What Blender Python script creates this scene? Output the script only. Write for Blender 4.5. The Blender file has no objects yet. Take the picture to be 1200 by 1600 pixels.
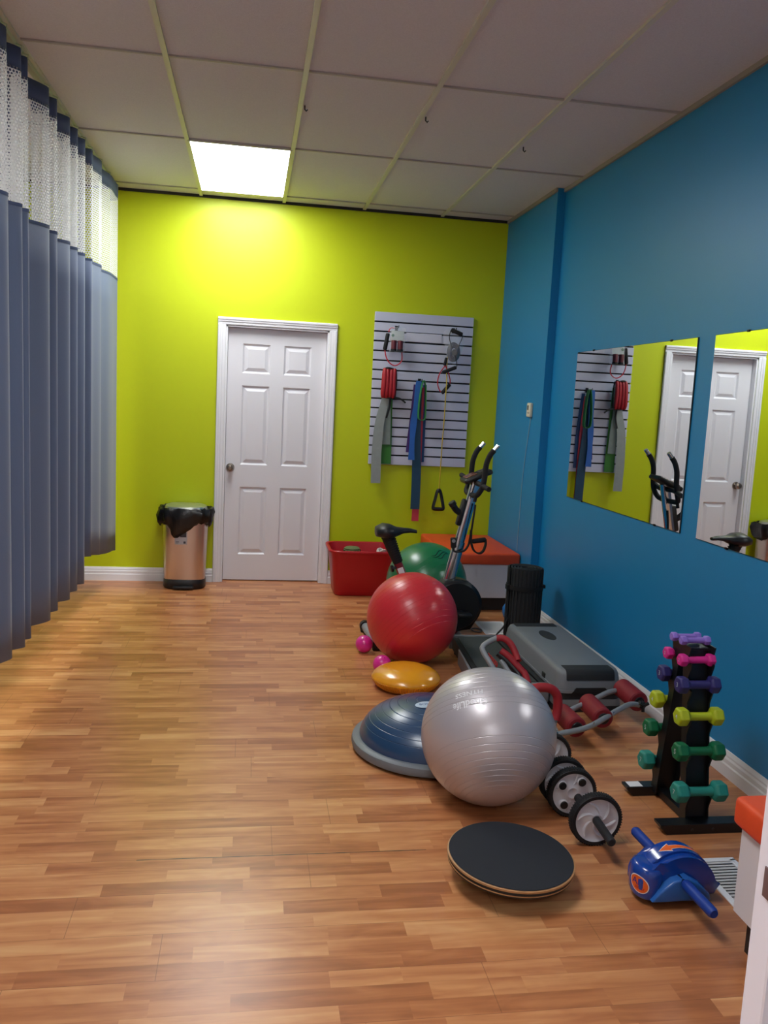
import bpy, bmesh, math, random
from mathutils import Vector, Matrix
random.seed(7)
PI = math.pi
C = bpy.context.scene.collection
scene = bpy.context.scene

# ------------------------------------------------------------------ camera, world, exposure
CAMH = 1.486
R0 = (0.98681327, -0.15409965, 0.04952636)
R1 = (-0.02812579, 0.13807492, 0.99002235)
R2 = (0.15940044, 0.97836017, -0.13191999)
cam_d = bpy.data.cameras.new('camera'); cam = bpy.data.objects.new('camera', cam_d); C.objects.link(cam)
cam.matrix_world = Matrix(((R0[0], R1[0], -R2[0], 0), (R0[1], R1[1], -R2[1], 0), (R0[2], R1[2], -R2[2], CAMH), (0, 0, 0, 1)))
cam_d.sensor_fit = 'VERTICAL'; cam_d.sensor_height = 36.0; cam_d.lens = 1311.45 * 36 / 1600
cam_d.clip_start = 0.05
scene.camera = cam
w = bpy.data.worlds.new('world'); scene.world = w; w.use_nodes = True
w.node_tree.nodes['Background'].inputs[0].default_value = (0.8, 0.85, 1, 1)
w.node_tree.nodes['Background'].inputs[1].default_value = 0.05
vs = scene.view_settings
vs.view_transform = 'Standard'; vs.look = 'None'; vs.gamma = 1.0; vs.use_curve_mapping = False
vs.exposure = 1.08
PANEL = 9.0          # radiance of the ceiling light panels
PANEL_COL = (0.96, 0.985, 1.0)

# ------------------------------------------------------------------ materials
def srgb(r, g, b):
    f = lambda c: c / 12.92 if c <= 0.04045 else ((c + 0.055) / 1.055) ** 2.4
    return (f(r / 255), f(g / 255), f(b / 255), 1)
MATS = {}
def M(name, col, rough=0.5, metal=0.0, bump=0.0, bscale=60.0, var=0.0, vscale=8.0, coat=0.0, spec=0.5, stretch=None, sheen=0.0, crough=0.15):
    if name in MATS: return MATS[name]
    m = bpy.data.materials.new(name); m.use_nodes = True; MATS[name] = m
    nt = m.node_tree; b = nt.nodes['Principled BSDF']
    c = srgb(*col)
    b.inputs['Base Color'].default_value = c
    b.inputs['Roughness'].default_value = rough; b.inputs['Metallic'].default_value = metal
    b.inputs['Coat Weight'].default_value = coat; b.inputs['Coat Roughness'].default_value = crough
    b.inputs['Specular IOR Level'].default_value = spec
    if sheen: b.inputs['Sheen Weight'].default_value = sheen
    tc = nt.nodes.new('ShaderNodeTexCoord'); src = tc.outputs['Object']
    if stretch:
        mp = nt.nodes.new('ShaderNodeMapping'); mp.inputs['Scale'].default_value = stretch
        nt.links.new(src, mp.inputs[0]); src = mp.outputs[0]
    if bump:
        n = nt.nodes.new('ShaderNodeTexNoise'); n.inputs['Scale'].default_value = bscale; n.inputs['Detail'].default_value = 3
        nt.links.new(src, n.inputs['Vector'])
        bp = nt.nodes.new('ShaderNodeBump'); bp.inputs['Strength'].default_value = bump; bp.inputs['Distance'].default_value = 0.004
        nt.links.new(n.outputs['Fac'], bp.inputs['Height']); nt.links.new(bp.outputs[0], b.inputs['Normal'])
    if var:
        n2 = nt.nodes.new('ShaderNodeTexNoise'); n2.inputs['Scale'].default_value = vscale; n2.inputs['Detail'].default_value = 4
        nt.links.new(src, n2.inputs['Vector'])
        r = nt.nodes.new('ShaderNodeValToRGB'); r.color_ramp.elements[0].position = 0.3; r.color_ramp.elements[1].position = 0.7
        r.color_ramp.elements[0].color = (c[0] * (1 - var), c[1] * (1 - var), c[2] * (1 - var), 1)
        r.color_ramp.elements[1].color = (min(1, c[0] * (1 + var)), min(1, c[1] * (1 + var)), min(1, c[2] * (1 + var)), 1)
        nt.links.new(n2.outputs['Fac'], r.inputs[0]); nt.links.new(r.outputs[0], b.inputs['Base Color'])
    return m

def floor_material():
    m = bpy.data.materials.new('laminate_floor'); m.use_nodes = True
    nt = m.node_tree; b = nt.nodes['Principled BSDF']; L = nt.links.new
    def N(t, **k):
        n = nt.nodes.new(t)
        for a, v in k.items(): setattr(n, a, v)
        return n
    def mth(op, a, b_=None, c_=None):
        n = N('ShaderNodeMath', operation=op)
        for i, x in enumerate((a, b_, c_)):
            if x is None: continue
            if isinstance(x, (int, float)): n.inputs[i].default_value = x
            else: L(x, n.inputs[i])
        return n.outputs[0]
    geo = N('ShaderNodeNewGeometry'); sep = N('ShaderNodeSeparateXYZ'); L(geo.outputs['Position'], sep.inputs[0])
    X, Y = sep.outputs[0], sep.outputs[1]
    SW = 0.0635
    v = mth('DIVIDE', mth('SUBTRACT', Y, 2.576), SW); row = mth('FLOOR', v); fv = mth('SUBTRACT', v, row)
    w1 = N('ShaderNodeTexWhiteNoise', noise_dimensions='1D'); L(row, w1.inputs['W'])
    u = mth('ADD', mth('DIVIDE', X, 0.70), mth('MULTIPLY', w1.outputs['Value'], 17.3)); cell = mth('FLOOR', u); fu = mth('SUBTRACT', u, cell)
    w2 = N('ShaderNodeTexWhiteNoise', noise_dimensions='2D'); cb = N('ShaderNodeCombineXYZ'); L(cell, cb.inputs[0]); L(row, cb.inputs[1]); L(cb.outputs[0], w2.inputs['Vector'])
    thr = mth('ADD', mth('MULTIPLY', w2.outputs['Value'], 0.5), 0.25)
    sub = mth('GREATER_THAN', fu, thr)
    cid = N('ShaderNodeCombineXYZ'); L(cell, cid.inputs[0]); L(row, cid.inputs[1]); L(sub, cid.inputs[2])
    w3 = N('ShaderNodeTexWhiteNoise', noise_dimensions='3D'); L(cid.outputs[0], w3.inputs['Vector'])
    # grain
    off = mth('MULTIPLY', w3.outputs['Value'], 37.0)
    gc = N('ShaderNodeCombineXYZ'); L(mth('ADD', mth('MULTIPLY', X, 2.2), off), gc.inputs[0]); L(mth('MULTIPLY', Y, 30.0), gc.inputs[1]); L(off, gc.inputs[2])
    gn = N('ShaderNodeTexNoise'); gn.inputs['Scale'].default_value = 1.0; gn.inputs['Detail'].default_value = 5; gn.inputs['Distortion'].default_value = 0.6; L(gc.outputs[0], gn.inputs['Vector'])
    kc = N('ShaderNodeCombineXYZ'); L(mth('ADD', mth('MULTIPLY', X, 4.5), off), kc.inputs[0]); L(mth('MULTIPLY', Y, 13.0), kc.inputs[1]); L(off, kc.inputs[2])
    kn = N('ShaderNodeTexNoise'); kn.inputs['Scale'].default_value = 1.0; kn.inputs['Detail'].default_value = 2; kn.inputs['Distortion'].default_value = 1.2; L(kc.outputs[0], kn.inputs['Vector'])
    tone = mth('ADD', mth('ADD', mth('MULTIPLY', w3.outputs['Value'], 0.50), mth('MULTIPLY', mth('SUBTRACT', gn.outputs['Fac'], 0.5), 1.15)), mth('MULTIPLY', mth('SUBTRACT', kn.outputs['Fac'], 0.5), 0.6))
    r = N('ShaderNodeValToRGB'); cr = r.color_ramp
    cr.elements[0].position = -0.0; cr.elements[0].color = srgb(160, 98, 60)
    cr.elements[1].position = 0.85; cr.elements[1].color = srgb(218, 164, 112)
    for p, c in ((0.16, (176, 110, 68)), (0.36, (192, 126, 80)), (0.6, (206, 144, 94))):
        e = cr.elements.new(p); e.color = srgb(*c)
    L(mth('ADD', tone, 0.10), r.inputs[0])
    # plank joints: every third row, and the open seam near the front
    v3 = mth('DIVIDE', mth('SUBTRACT', Y, 2.576), SW * 3); row3 = mth('FLOOR', v3); f3 = mth('SUBTRACT', v3, row3)
    w4 = N('ShaderNodeTexWhiteNoise', noise_dimensions='1D'); L(row3, w4.inputs['W'])
    u3 = mth('ADD', mth('DIVIDE', X, 1.22), mth('MULTIPLY', w4.outputs['Value'], 5.0)); fu3 = mth('FRACT', u3)
    seam = mth('MAXIMUM', mth('LESS_THAN', f3, 0.008), mth('LESS_THAN', fu3, 0.0018))
    rowl = mth('LESS_THAN', fv, 0.02)
    sn = N('ShaderNodeTexNoise'); sn.inputs['Scale'].default_value = 14.0; L(geo.outputs['Position'], sn.inputs['Vector'])
    gap = mth('MULTIPLY', mth('LESS_THAN', mth('ABSOLUTE', mth('SUBTRACT', Y, 2.577)), mth('MULTIPLY', sn.outputs['Fac'], 0.0045)),
              mth('MULTIPLY', mth('GREATER_THAN', X, -0.32), mth('LESS_THAN', X, 0.62)))
    def mix(f, a, bcol):
        n = N('ShaderNodeMixRGB'); L(f, n.inputs[0]); L(a, n.inputs[1]); n.inputs[2].default_value = bcol; return n.outputs[0]
    c1 = mix(mth('MULTIPLY', rowl, 0.18), r.outputs[0], srgb(120, 66, 36))
    c2 = mix(mth('MULTIPLY', seam, 0.45), c1, srgb(95, 52, 30))
    c3 = mix(mth('MULTIPLY', gap, 0.85), c2, srgb(60, 48, 40))
    L(c3, b.inputs['Base Color'])
    b.inputs['Roughness'].default_value = 0.31
    b.inputs['Specular IOR Level'].default_value = 0.5
    bp = N('ShaderNodeBump'); bp.inputs['Strength'].default_value = 0.12; bp.inputs['Distance'].default_value = 0.001
    L(mth('SUBTRACT', mth('MULTIPLY', gn.outputs['Fac'], 0.6), seam), bp.inputs['Height']); L(bp.outputs[0], b.inputs['Normal'])
    return m

def net_material():
    m = bpy.data.materials.new('white_net'); m.use_nodes = True
    nt = m.node_tree; b = nt.nodes['Principled BSDF']; L = nt.links.new
    b.inputs['Base Color'].default_value = srgb(232, 236, 236); b.inputs['Roughness'].default_value = 0.7
    uv = nt.nodes.new('ShaderNodeUVMap'); uv.uv_map = 'UVMap'
    sp = nt.nodes.new('ShaderNodeSeparateXYZ'); L(uv.outputs[0], sp.inputs[0])
    def mth(op, a, b_=None):
        n = nt.nodes.new('ShaderNodeMath'); n.operation = op
        for i, x in enumerate((a, b_)):
            if x is None: continue
            if isinstance(x, (int, float)): n.inputs[i].default_value = x
            else: L(x, n.inputs[i])
        return n.outputs[0]
    K = 2 * PI / 0.0135
    a = mth('MULTIPLY', sp.outputs[1], K)
    bb = mth('ADD', mth('MULTIPLY', sp.outputs[0], K * 0.866), mth('MULTIPLY', sp.outputs[1], K * 0.5))
    cc = mth('SUBTRACT', mth('MULTIPLY', sp.outputs[0], K * 0.866), mth('MULTIPLY', sp.outputs[1], K * 0.5))
    s = mth('ADD', mth('ADD', mth('COSINE', a), mth('COSINE', bb)), mth('COSINE', cc))
    hole = mth('GREATER_THAN', s, -0.15)
    tr = nt.nodes.new('ShaderNodeBsdfTransparent'); mx = nt.nodes.new('ShaderNodeMixShader')
    L(hole, mx.inputs[0]); L(b.outputs[0], mx.inputs[1]); L(tr.outputs[0], mx.inputs[2])
    L(mx.outputs[0], nt.nodes['Material Output'].inputs['Surface'])
    return m

def emis(name, col, s):
    m = bpy.data.materials.new(name); m.use_nodes = True
    b = m.node_tree.nodes['Principled BSDF']
    b.inputs['Base Color'].default_value = (0.8, 0.8, 0.8, 1)
    b.inputs['Emission Color'].default_value = (*col, 1); b.inputs['Emission Strength'].default_value = s
    return m

green_paint = M('lime_wall_paint', (190, 204, 0), 0.42, bump=0.12, bscale=180)
blue_paint = M('blue_wall_paint', (18, 128, 184), 0.40, bump=0.12, bscale=180)
white_wall = M('offwhite_wall_paint', (225, 222, 214), 0.6, bump=0.1, bscale=150)
white_trim = M('white_trim_paint', (226, 226, 230), 0.35)
tile_mat = M('ceiling_tile', (210, 208, 214), 0.9, bump=0.35, bscale=220, var=0.05, vscale=160)
grid_mat = M('ceiling_grid_metal', (205, 206, 190), 0.45)
black_pl = M('black_plastic', (20, 21, 23), 0.42)
black_matte = M('black_matte', (17, 18, 20), 0.75)
black_metal = M('black_powder_metal', (19, 20, 23), 0.4, bump=0.05, bscale=200)
chrome = M('chrome', (205, 208, 212), 0.14, metal=1.0)
steel = M('brushed_steel', (214, 200, 190), 0.34, metal=1.0, bump=0.05, bscale=60, stretch=(30, 30, 0.6))
white_pl = M('white_plastic', (224, 224, 228), 0.4)
grey_pl = M('grey_plastic', (118, 122, 126), 0.45, bump=0.08, bscale=300)
grey_tube = M('grey_painted_tube', (138, 142, 146), 0.35)
red_foam = M('dark_red_foam', (158, 28, 38), 0.6, bump=0.1, bscale=260)
orange_vinyl = M('orange_vinyl', (226, 78, 34), 0.5, bump=0.12, bscale=260, var=0.05, vscale=20)
white_lam = M('white_laminate', (222, 218, 222), 0.4)
dark_kick = M('dark_brown_plinth', (38, 30, 27), 0.6)
decal_white = M('white_print', (238, 238, 240), 0.5)

# ------------------------------------------------------------------ mesh helpers
def bx(bm, c, s, rot=None, bev=0.0, seg=2):
    r = bmesh.ops.create_cube(bm, size=1.0)
    vs_ = r['verts']
    bmesh.ops.scale(bm, vec=s, verts=vs_)
    if bev > 0:
        es = list({e for v_ in vs_ for e in v_.link_edges})
        rr = bmesh.ops.bevel(bm, geom=es, offset=bev, segments=seg, profile=0.5, affect='EDGES', clamp_overlap=True)
        vs_ = list({v_ for f in rr['faces'] for v_ in f.verts} | {v_ for v_ in vs_ if v_.is_valid})
    m = Matrix.Translation(c)
    if rot is not None: m = m @ rot
    bmesh.ops.transform(bm, matrix=m, verts=vs_)
def bb(bm, x0, x1, y0, y1, z0, z1, bev=0.0, seg=2):
    bx(bm, ((x0 + x1) / 2, (y0 + y1) / 2, (z0 + z1) / 2), (x1 - x0, y1 - y0, z1 - z0), bev=bev, seg=seg)
def catmull(P, n=8, closed=False):
    P = [Vector(p) for p in P]; out = []
    N_ = len(P)
    rng = range(N_ if closed else N_ - 1)
    for i in rng:
        if closed: a, b_, c, d = P[(i - 1) % N_], P[i], P[(i + 1) % N_], P[(i + 2) % N_]
        else: a, b_, c, d = P[max(i - 1, 0)], P[i], P[i + 1], P[min(i + 2, N_ - 1)]
        for k in range(n):
            t = k / n
            out.append(0.5 * ((2 * b_) + (-a + c) * t + (2 * a - 5 * b_ + 4 * c - d) * t * t + (-a + 3 * b_ - 3 * c + d) * t ** 3))
    if not closed: out.append(P[-1])
    return out
def frames(pts, closed=False):
    T = []
    n = len(pts)
    for i in range(n):
        if closed: t = pts[(i + 1) % n] - pts[i - 1]
        else: t = pts[min(i + 1, n - 1)] - pts[max(i - 1, 0)]
        T.append(t.normalized())
    u = T[0].orthogonal().normalized(); F = []
    for t in T:
        u = (u - t * u.dot(t)).normalized(); F.append((t, u, t.cross(u)))
    return F
def tube(bm, pts, r, seg=12, closed=False, smooth_n=0, caps=True, flat=1.0):
    pts = catmull(pts, smooth_n, closed) if smooth_n else [Vector(p) for p in pts]
    F = frames(pts, closed); n = len(pts)
    rr = r if callable(r) else (lambda t: r)
    rings = []
    for i, (p, (t, u, v_)) in enumerate(zip(pts, F)):
        R_ = rr(i / max(1, n - 1))
        rings.append([bm.verts.new(p + u * math.cos(2 * PI * k / seg) * R_ + v_ * math.sin(2 * PI * k / seg) * R_ * flat) for k in range(seg)])
    for i in range(n if closed else n - 1):
        a, b_ = rings[i], rings[(i + 1) % n]
        for k in range(seg): bm.faces.new((a[k], a[(k + 1) % seg], b_[(k + 1) % seg], b_[k]))
    if caps and not closed:
        bm.faces.new(rings[0][::-1]); bm.faces.new(rings[-1])
def cyl(bm, a, b_, r, seg=24, bev=0.0):
    a, b_ = Vector(a), Vector(b_)
    d = b_ - a; L_ = d.length
    if bev > 0: prof = [(0, 0), (r - bev, 0), (r, bev), (r, L_ - bev), (r - bev, L_), (0, L_)]
    else: prof = [(0, 0), (r, 0), (r, L_), (0, L_)]
    lathe(bm, prof, seg, Matrix.Translation(a) @ d.to_track_quat('Z', 'Y').to_matrix().to_4x4())
def lathe(bm, prof, seg=32, mat=None, sx=1.0, sy=1.0, power=None):
    mat = mat or Matrix.Identity(4); rings = []
    for (r, z) in prof:
        if r < 1e-7: rings.append([bm.verts.new(mat @ Vector((0, 0, z)))])
        else:
            ring = []
            for k in range(seg):
                a = 2 * PI * k / seg; cx, cy = math.cos(a), math.sin(a)
                ring.append(bm.verts.new(mat @ Vector((r * cx * sx, r * cy * sy, z))))
            rings.append(ring)
    for i in range(len(rings) - 1):
        a, b_ = rings[i], rings[i + 1]
        if len(a) == 1 and len(b_) == 1: continue
        for k in range(seg):
            k2 = (k + 1) % seg
            if len(a) == 1: bm.faces.new((a[0], b_[k2], b_[k]))
            elif len(b_) == 1: bm.faces.new((a[k], a[k2], b_[0]))
            else: bm.faces.new((a[k], a[k2], b_[k2], b_[k]))
def prism(bm, poly, d0, d1, axis='Y', bev=0.0, seg=2):
    def P(u, v_, d):
        return {'Y': (u, d, v_), 'X': (d, u, v_), 'Z': (u, v_, d)}[axis]
    a = [bm.verts.new(P(u, v_, d0)) for u, v_ in poly]; b_ = [bm.verts.new(P(u, v_, d1)) for u, v_ in poly]
    fs = [bm.faces.new(a), bm.faces.new(b_[::-1])]
    n = len(poly)
    for i in range(n): fs.append(bm.faces.new((a[i], b_[i], b_[(i + 1) % n], a[(i + 1) % n])))
    if bev > 0:
        es = list(set(fs[0].edges) | set(fs[1].edges))
        bmesh.ops.bevel(bm, geom=es, offset=bev, segments=seg, profile=0.5, affect='EDGES', clamp_overlap=True)
def ribbon(bm, pts, wvec, width, th, smooth_n=6):
    """flat band following pts, width along wvec (vector or list)"""
    pts = catmull(pts, smooth_n) if smooth_n else [Vector(p) for p in pts]
    F = frames(pts); w_ = Vector(wvec).normalized(); prev = None
    n_ = len(pts)
    for i, (p, (t, u, v_)) in enumerate(zip(pts, F)):
        wd = (w_ - t * w_.dot(t)).normalized(); nn = t.cross(wd)
        W = width(i / (n_ - 1)) if callable(width) else width
        q = [bm.verts.new(p + wd * a * W / 2 + nn * b2 * th / 2) for a, b2 in ((-1, -1), (1, -1), (1, 1), (-1, 1))]
        if prev:
            for k in range(4): bm.faces.new((prev[k], prev[(k + 1) % 4], q[(k + 1) % 4], q[k]))
        else: bm.faces.new(q[::-1])
        prev = q
    bm.faces.new(prev)
def obj(name, bm, m, parent=None, smooth=True, angle=40, offset=True):
    if parent is not None and offset and parent.get('_world', 0):
        L_ = Vector(parent['_origin']); bmesh.ops.translate(bm, vec=-L_, verts=bm.verts)
    bmesh.ops.recalc_face_normals(bm, faces=bm.faces)
    me = bpy.data.meshes.new(name); bm.to_mesh(me); bm.free()
    me.materials.append(m)
    if smooth:
        for p in me.polygons: p.use_smooth = True
        try: me.set_sharp_from_angle(angle=math.radians(angle))
        except Exception: pass
    o = bpy.data.objects.new(name, me); C.objects.link(o)
    if parent is not None:
        o.parent = parent
        if parent.type == 'MESH' or parent.get('_child', 0): pass
    if parent is not None and parent.get('_world', 0):
        o['_world'] = 1; o['_origin'] = list(parent['_origin'])
    return o
def thing(name, label, cat, loc=(0, 0, 0), rotz=0, group=None, world=True):
    o = bpy.data.objects.new(name, None); C.objects.link(o); o.empty_display_size = 0.1
    o.location = loc; o.rotation_euler = (0, 0, rotz); o['label'] = label; o['category'] = cat
    if group: o['group'] = group
    if world: o['_world'] = 1; o['_origin'] = list(loc)
    return o
def tag(o, label, cat, group=None):
    o['label'] = label; o['category'] = cat
    if group: o['group'] = group
    return o
def struct(name, bm, m, parent=None, **k):
    o = obj(name, bm, m, parent, **k)
    if parent is None: o['kind'] = 'structure'
    return o
def B(): return bmesh.new()
def text_pts(s, size, ext=0.0):
    cu = bpy.data.curves.new('txt', 'FONT'); cu.body = s; cu.size = size; cu.align_x = 'CENTER'; cu.align_y = 'CENTER'; cu.extrude = ext
    cu.resolution_u = 3; cu.offset = size * .012
    o = bpy.data.objects.new('txt', cu); C.objects.link(o)
    bpy.context.view_layer.update()
    dg = bpy.context.evaluated_depsgraph_get(); me = o.evaluated_get(dg).to_mesh()
    vs_ = [v_.co.copy() for v_ in me.vertices]; fs = [tuple(p.vertices) for p in me.polygons]
    o.evaluated_get(dg).to_mesh_clear(); bpy.data.objects.remove(o); bpy.data.curves.remove(cu)
    return vs_, fs
def text_on(bm, s, size, fn, ext=0.0):
    vs_, fs = text_pts(s, size, ext)
    V = [bm.verts.new(fn(v_)) for v_ in vs_]
    for f in fs:
        try: bm.faces.new([V[i] for i in f])
        except ValueError: pass
def dup(root, loc, label=None, group=None, rotz=None):
    r = root.copy(); C.objects.link(r); r.location = loc
    if rotz is not None: r.rotation_euler = (0, 0, rotz)
    if label: r['label'] = label
    if group: r['group'] = group
    for ch in list(root.children):
        c = ch.copy(); C.objects.link(c); c.parent = r
        for g in ch.children:
            d = g.copy(); C.objects.link(d); d.parent = c
    return r

# ------------------------------------------------------------------ the room
XR, XF, YB, CEIL, XL, YN = 2.011, 1.956, 6.621, 2.916, -3.46, -2.9
YP = 5.53     # where the blue wall steps out
bm = B(); bb(bm, XL - .1, XR + .1, YN - .1, YB + .1, -0.1, 0); struct('floor', bm, floor_material(), smooth=False)
bm = B(); bb(bm, XL - .1, XR + .1, YN - .1, YB + .1, CEIL + 0.012, CEIL + 0.1); struct('ceiling', bm, tile_mat, smooth=False)
# back wall with the door opening
DX0, DX1, DZ = -0.206, 0.582, 1.997
bm = B()
bb(bm, XL - .1, DX0, YB, YB + .12, 0, CEIL + .02); bb(bm, DX1, XR + .1, YB, YB + .12, 0, CEIL + .02); bb(bm, DX0, DX1, YB, YB + .12, DZ, CEIL + .02)
struct('wall_back', bm, green_paint, smooth=False)
bm = B(); bb(bm, XR, XR + .12, YN, YB, 0, CEIL + .02); bb(bm, XF, XR + .02, YP, YB, 0, CEIL + .02); struct('wall_right', bm, blue_paint, smooth=False)
bm = B(); bb(bm, XL - .12, XL, YN, YB, 0, CEIL + .02); struct('wall_left', bm, white_wall, smooth=False)
bm = B(); bb(bm, XL, XR, YN - .12, YN, 0, CEIL + .02); struct('wall_front', bm, white_wall, smooth=False)
bm = B(); bb(bm, 1.46, XR, 0.86, 0.98, 0, CEIL + .01); struct('wall_partition', bm, white_wall, smooth=False)
# thin dark trim strip where ceiling meets the back wall
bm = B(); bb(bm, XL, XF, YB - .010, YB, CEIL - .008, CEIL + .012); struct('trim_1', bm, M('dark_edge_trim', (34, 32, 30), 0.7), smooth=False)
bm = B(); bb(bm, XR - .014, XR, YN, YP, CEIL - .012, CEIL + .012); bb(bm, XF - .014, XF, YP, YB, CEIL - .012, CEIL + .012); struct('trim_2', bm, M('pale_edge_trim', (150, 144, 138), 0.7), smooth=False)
# suspended grid
GX0, GY0, T = -0.411, 6.432, 0.61
bm = B()
for i in range(-5, 4):
    x = GX0 + i * T
    if XL + .05 < x < XR - .05: bb(bm, x - .012, x + .012, YN, YB, CEIL, CEIL + .013)
bmc = B()
for j in range(0, 8):
    y = GY0 - j * 2 * T
    if y > YN: bb(bmc, XL, XR, y - .007, y + .007, CEIL + .004, CEIL + .013)
struct('trim_3', bm, grid_mat, smooth=False); struct('trim_4', bmc, M('cross_tee_metal', (172, 168, 164), .5), smooth=False)
# small dark hooks on the grid
for k, (x, y) in enumerate(((0.83, 4.40), (1.45, 4.72), (0.22, 4.42))):
    bm = B(); tube(bm, [(x, y, CEIL), (x, y, CEIL - .018), (x + .008, y, CEIL - .026), (x + .014, y, CEIL - .018)], .0035, 6)
    tag(obj('ceiling_hook', bm, black_metal), ['tiny dark hook on the ceiling grid above the slatted display board', 'tiny dark hook on the ceiling grid nearest the blue wall', 'tiny dark hook on the ceiling grid beside the lit panel'][k], 'hook')
# baseboards
def base_prof(bm, a, b_, nx, ny):
    """moulded board from a to b (xy), facing (nx,ny)"""
    prof = [(0, 0), (.018, 0), (.018, .05), (.014, .056), (.014, .074), (.010, .082), (.010, .090), (.004, .106), (0, .106)]
    A = [bm.verts.new((a[0] + nx * p, a[1] + ny * p, z)) for p, z in prof]; D = [bm.verts.new((b_[0] + nx * p, b_[1] + ny * p, z)) for p, z in prof]
    n = len(prof)
    for i in range(n): bm.faces.new((A[i], A[(i + 1) % n], D[(i + 1) % n], D[i]))
    bm.faces.new(A); bm.faces.new(D[::-1])
bm = B(); base_prof(bm, (XL, YB), (-0.268, YB), 0, -1); struct('baseboard_back', bm, white_trim, smooth=False)
bm = B(); base_prof(bm, (0.642, YB), (XF, YB), 0, -1); struct('baseboard_back_right', bm, white_trim, smooth=False)
bm = B(); base_prof(bm, (XR, 0.98), (XR, YP), -1, 0); base_prof(bm, (XF, YP), (XF, YB), -1, 0); base_prof(bm, (XF, YP), (XR, YP), 0, -1); struct('baseboard_right', bm, white_trim, smooth=False)
bm = B(); base_prof(bm, (XL, YN), (XL, YB), 1, 0); struct('baseboard_left', bm, white_trim, smooth=False)

# ------------------------------------------------------------------ back door
door = thing('door_1', 'white six panel door in the lime green wall', 'door', (0.188, YB, 0)); del door['label']; del door['category']; door['kind'] = 'structure'
bm = B()
W0 = 0.061
def casing_strip(bm, x0, x1, z0, z1, vert, inner_sign):
    steps = [(0, 1.0, .012), (0.0, .62, .018), (.05, .35, .023)]
    for a, b_, t in steps:
        if vert:
            if inner_sign > 0: xa, xb = x0 + (x1 - x0) * a, x0 + (x1 - x0) * b_
            else: xb, xa = x1 - (x1 - x0) * a, x1 - (x1 - x0) * b_
            bb(bm, xa, xb, YB - t, YB, z0, z1, bev=.0025, seg=1)
        else:
            za, zb = z1 - (z1 - z0) * b_, z1 - (z1 - z0) * a
            bb(bm, x0, x1, YB - t, YB, za, zb, bev=.0025, seg=1)
casing_strip(bm, DX0 - W0, DX0, 0, DZ, True, 1); casing_strip(bm, DX1, DX1 + W0, 0, DZ, True, -1); casing_strip(bm, DX0 - W0, DX1 + W0, DZ, DZ + .055, False, 1)
obj('casing', bm, white_trim, door, smooth=False)
bm = B(); bb(bm, DX0, DX0 + .014, YB, YB + .115, 0, DZ); bb(bm, DX1 - .014, DX1, YB, YB + .115, 0, DZ); bb(bm, DX0, DX1, YB, YB + .115, DZ - .014, DZ)
bb(bm, DX0, DX1, YB + .10, YB + .118, 0, DZ)
obj('jamb', bm, white_trim, door, smooth=False)
# slab built as stiles, rails and raised panels
sx0, sx1, sz0, sz1, sy = DX0 + .016, DX1 - .016, .008, DZ - .016, YB + .055
bm = B()
pw0, pw1 = sx0 + .115, sx0 + .115 + .215
cx = (sx0 + sx1) / 2
cols = [(sx0 + .113, cx - .052), (cx + .052, sx1 - .113)]
rows = [(.215, .755), (.93, 1.545), (1.64, 1.865)]
xs = [sx0, cols[0][0], cols[0][1], cols[1][0], cols[1][1], sx1]
bb(bm, sx0, xs[1], sy, sy + .036, sz0, sz1); bb(bm, xs[2], xs[3], sy, sy + .036, sz0, sz1); bb(bm, xs[4], sx1, sy, sy + .036, sz0, sz1)
zz = [sz0] + [z for r_ in rows for z in r_] + [sz1]
for c0, c1 in cols:
    for k in range(0, 8, 2): bb(bm, c0, c1, sy, sy + .036, zz[k], zz[k + 1])
    for z0, z1 in rows:
        def rect(d, y): return [(c0 + d, y, z0 + d), (c1 - d, y, z0 + d), (c1 - d, y, z1 - d), (c0 + d, y, z1 - d)]
        loops = [rect(0, sy), rect(.012, sy + .012), rect(.018, sy + .012), rect(.042, sy + .002), ]
        V = [[bm.verts.new(p) for p in l] for l in loops]
        for a, b_ in zip(V, V[1:]):
            for k in range(4): bm.faces.new((a[k], a[(k + 1) % 4], b_[(k + 1) % 4], b_[k]))
        bm.faces.new(V[-1])
slab = obj('door_slab', bm, M('white_door_paint', (222, 221, 226), 0.38, bump=.04, bscale=90), door, smooth=False)
bm = B(); kx, kz = -0.151, .905
lathe(bm, [(0, -.062), (.012, -.062), (.024, -.056), (.028, -.046), (.026, -.036), (.016, -.028), (.012, -.020), (.012, -.010), (.030, -.008), (.033, -.003), (.033, 0), (0, 0)], 28, Matrix.Translation((kx, sy, kz)) @ Matrix.Rotation(-PI / 2, 4, 'X'))
knob = obj('door_knob', bm, M('satin_nickel', (150, 140, 130), .28, metal=1), slab)
bm = B(); cyl(bm, (kx, sy - .064, kz), (kx, sy - .060, kz), .011, 16); obj('lock_button', bm, M('satin_nickel', (150, 140, 130)), slab)

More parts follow.
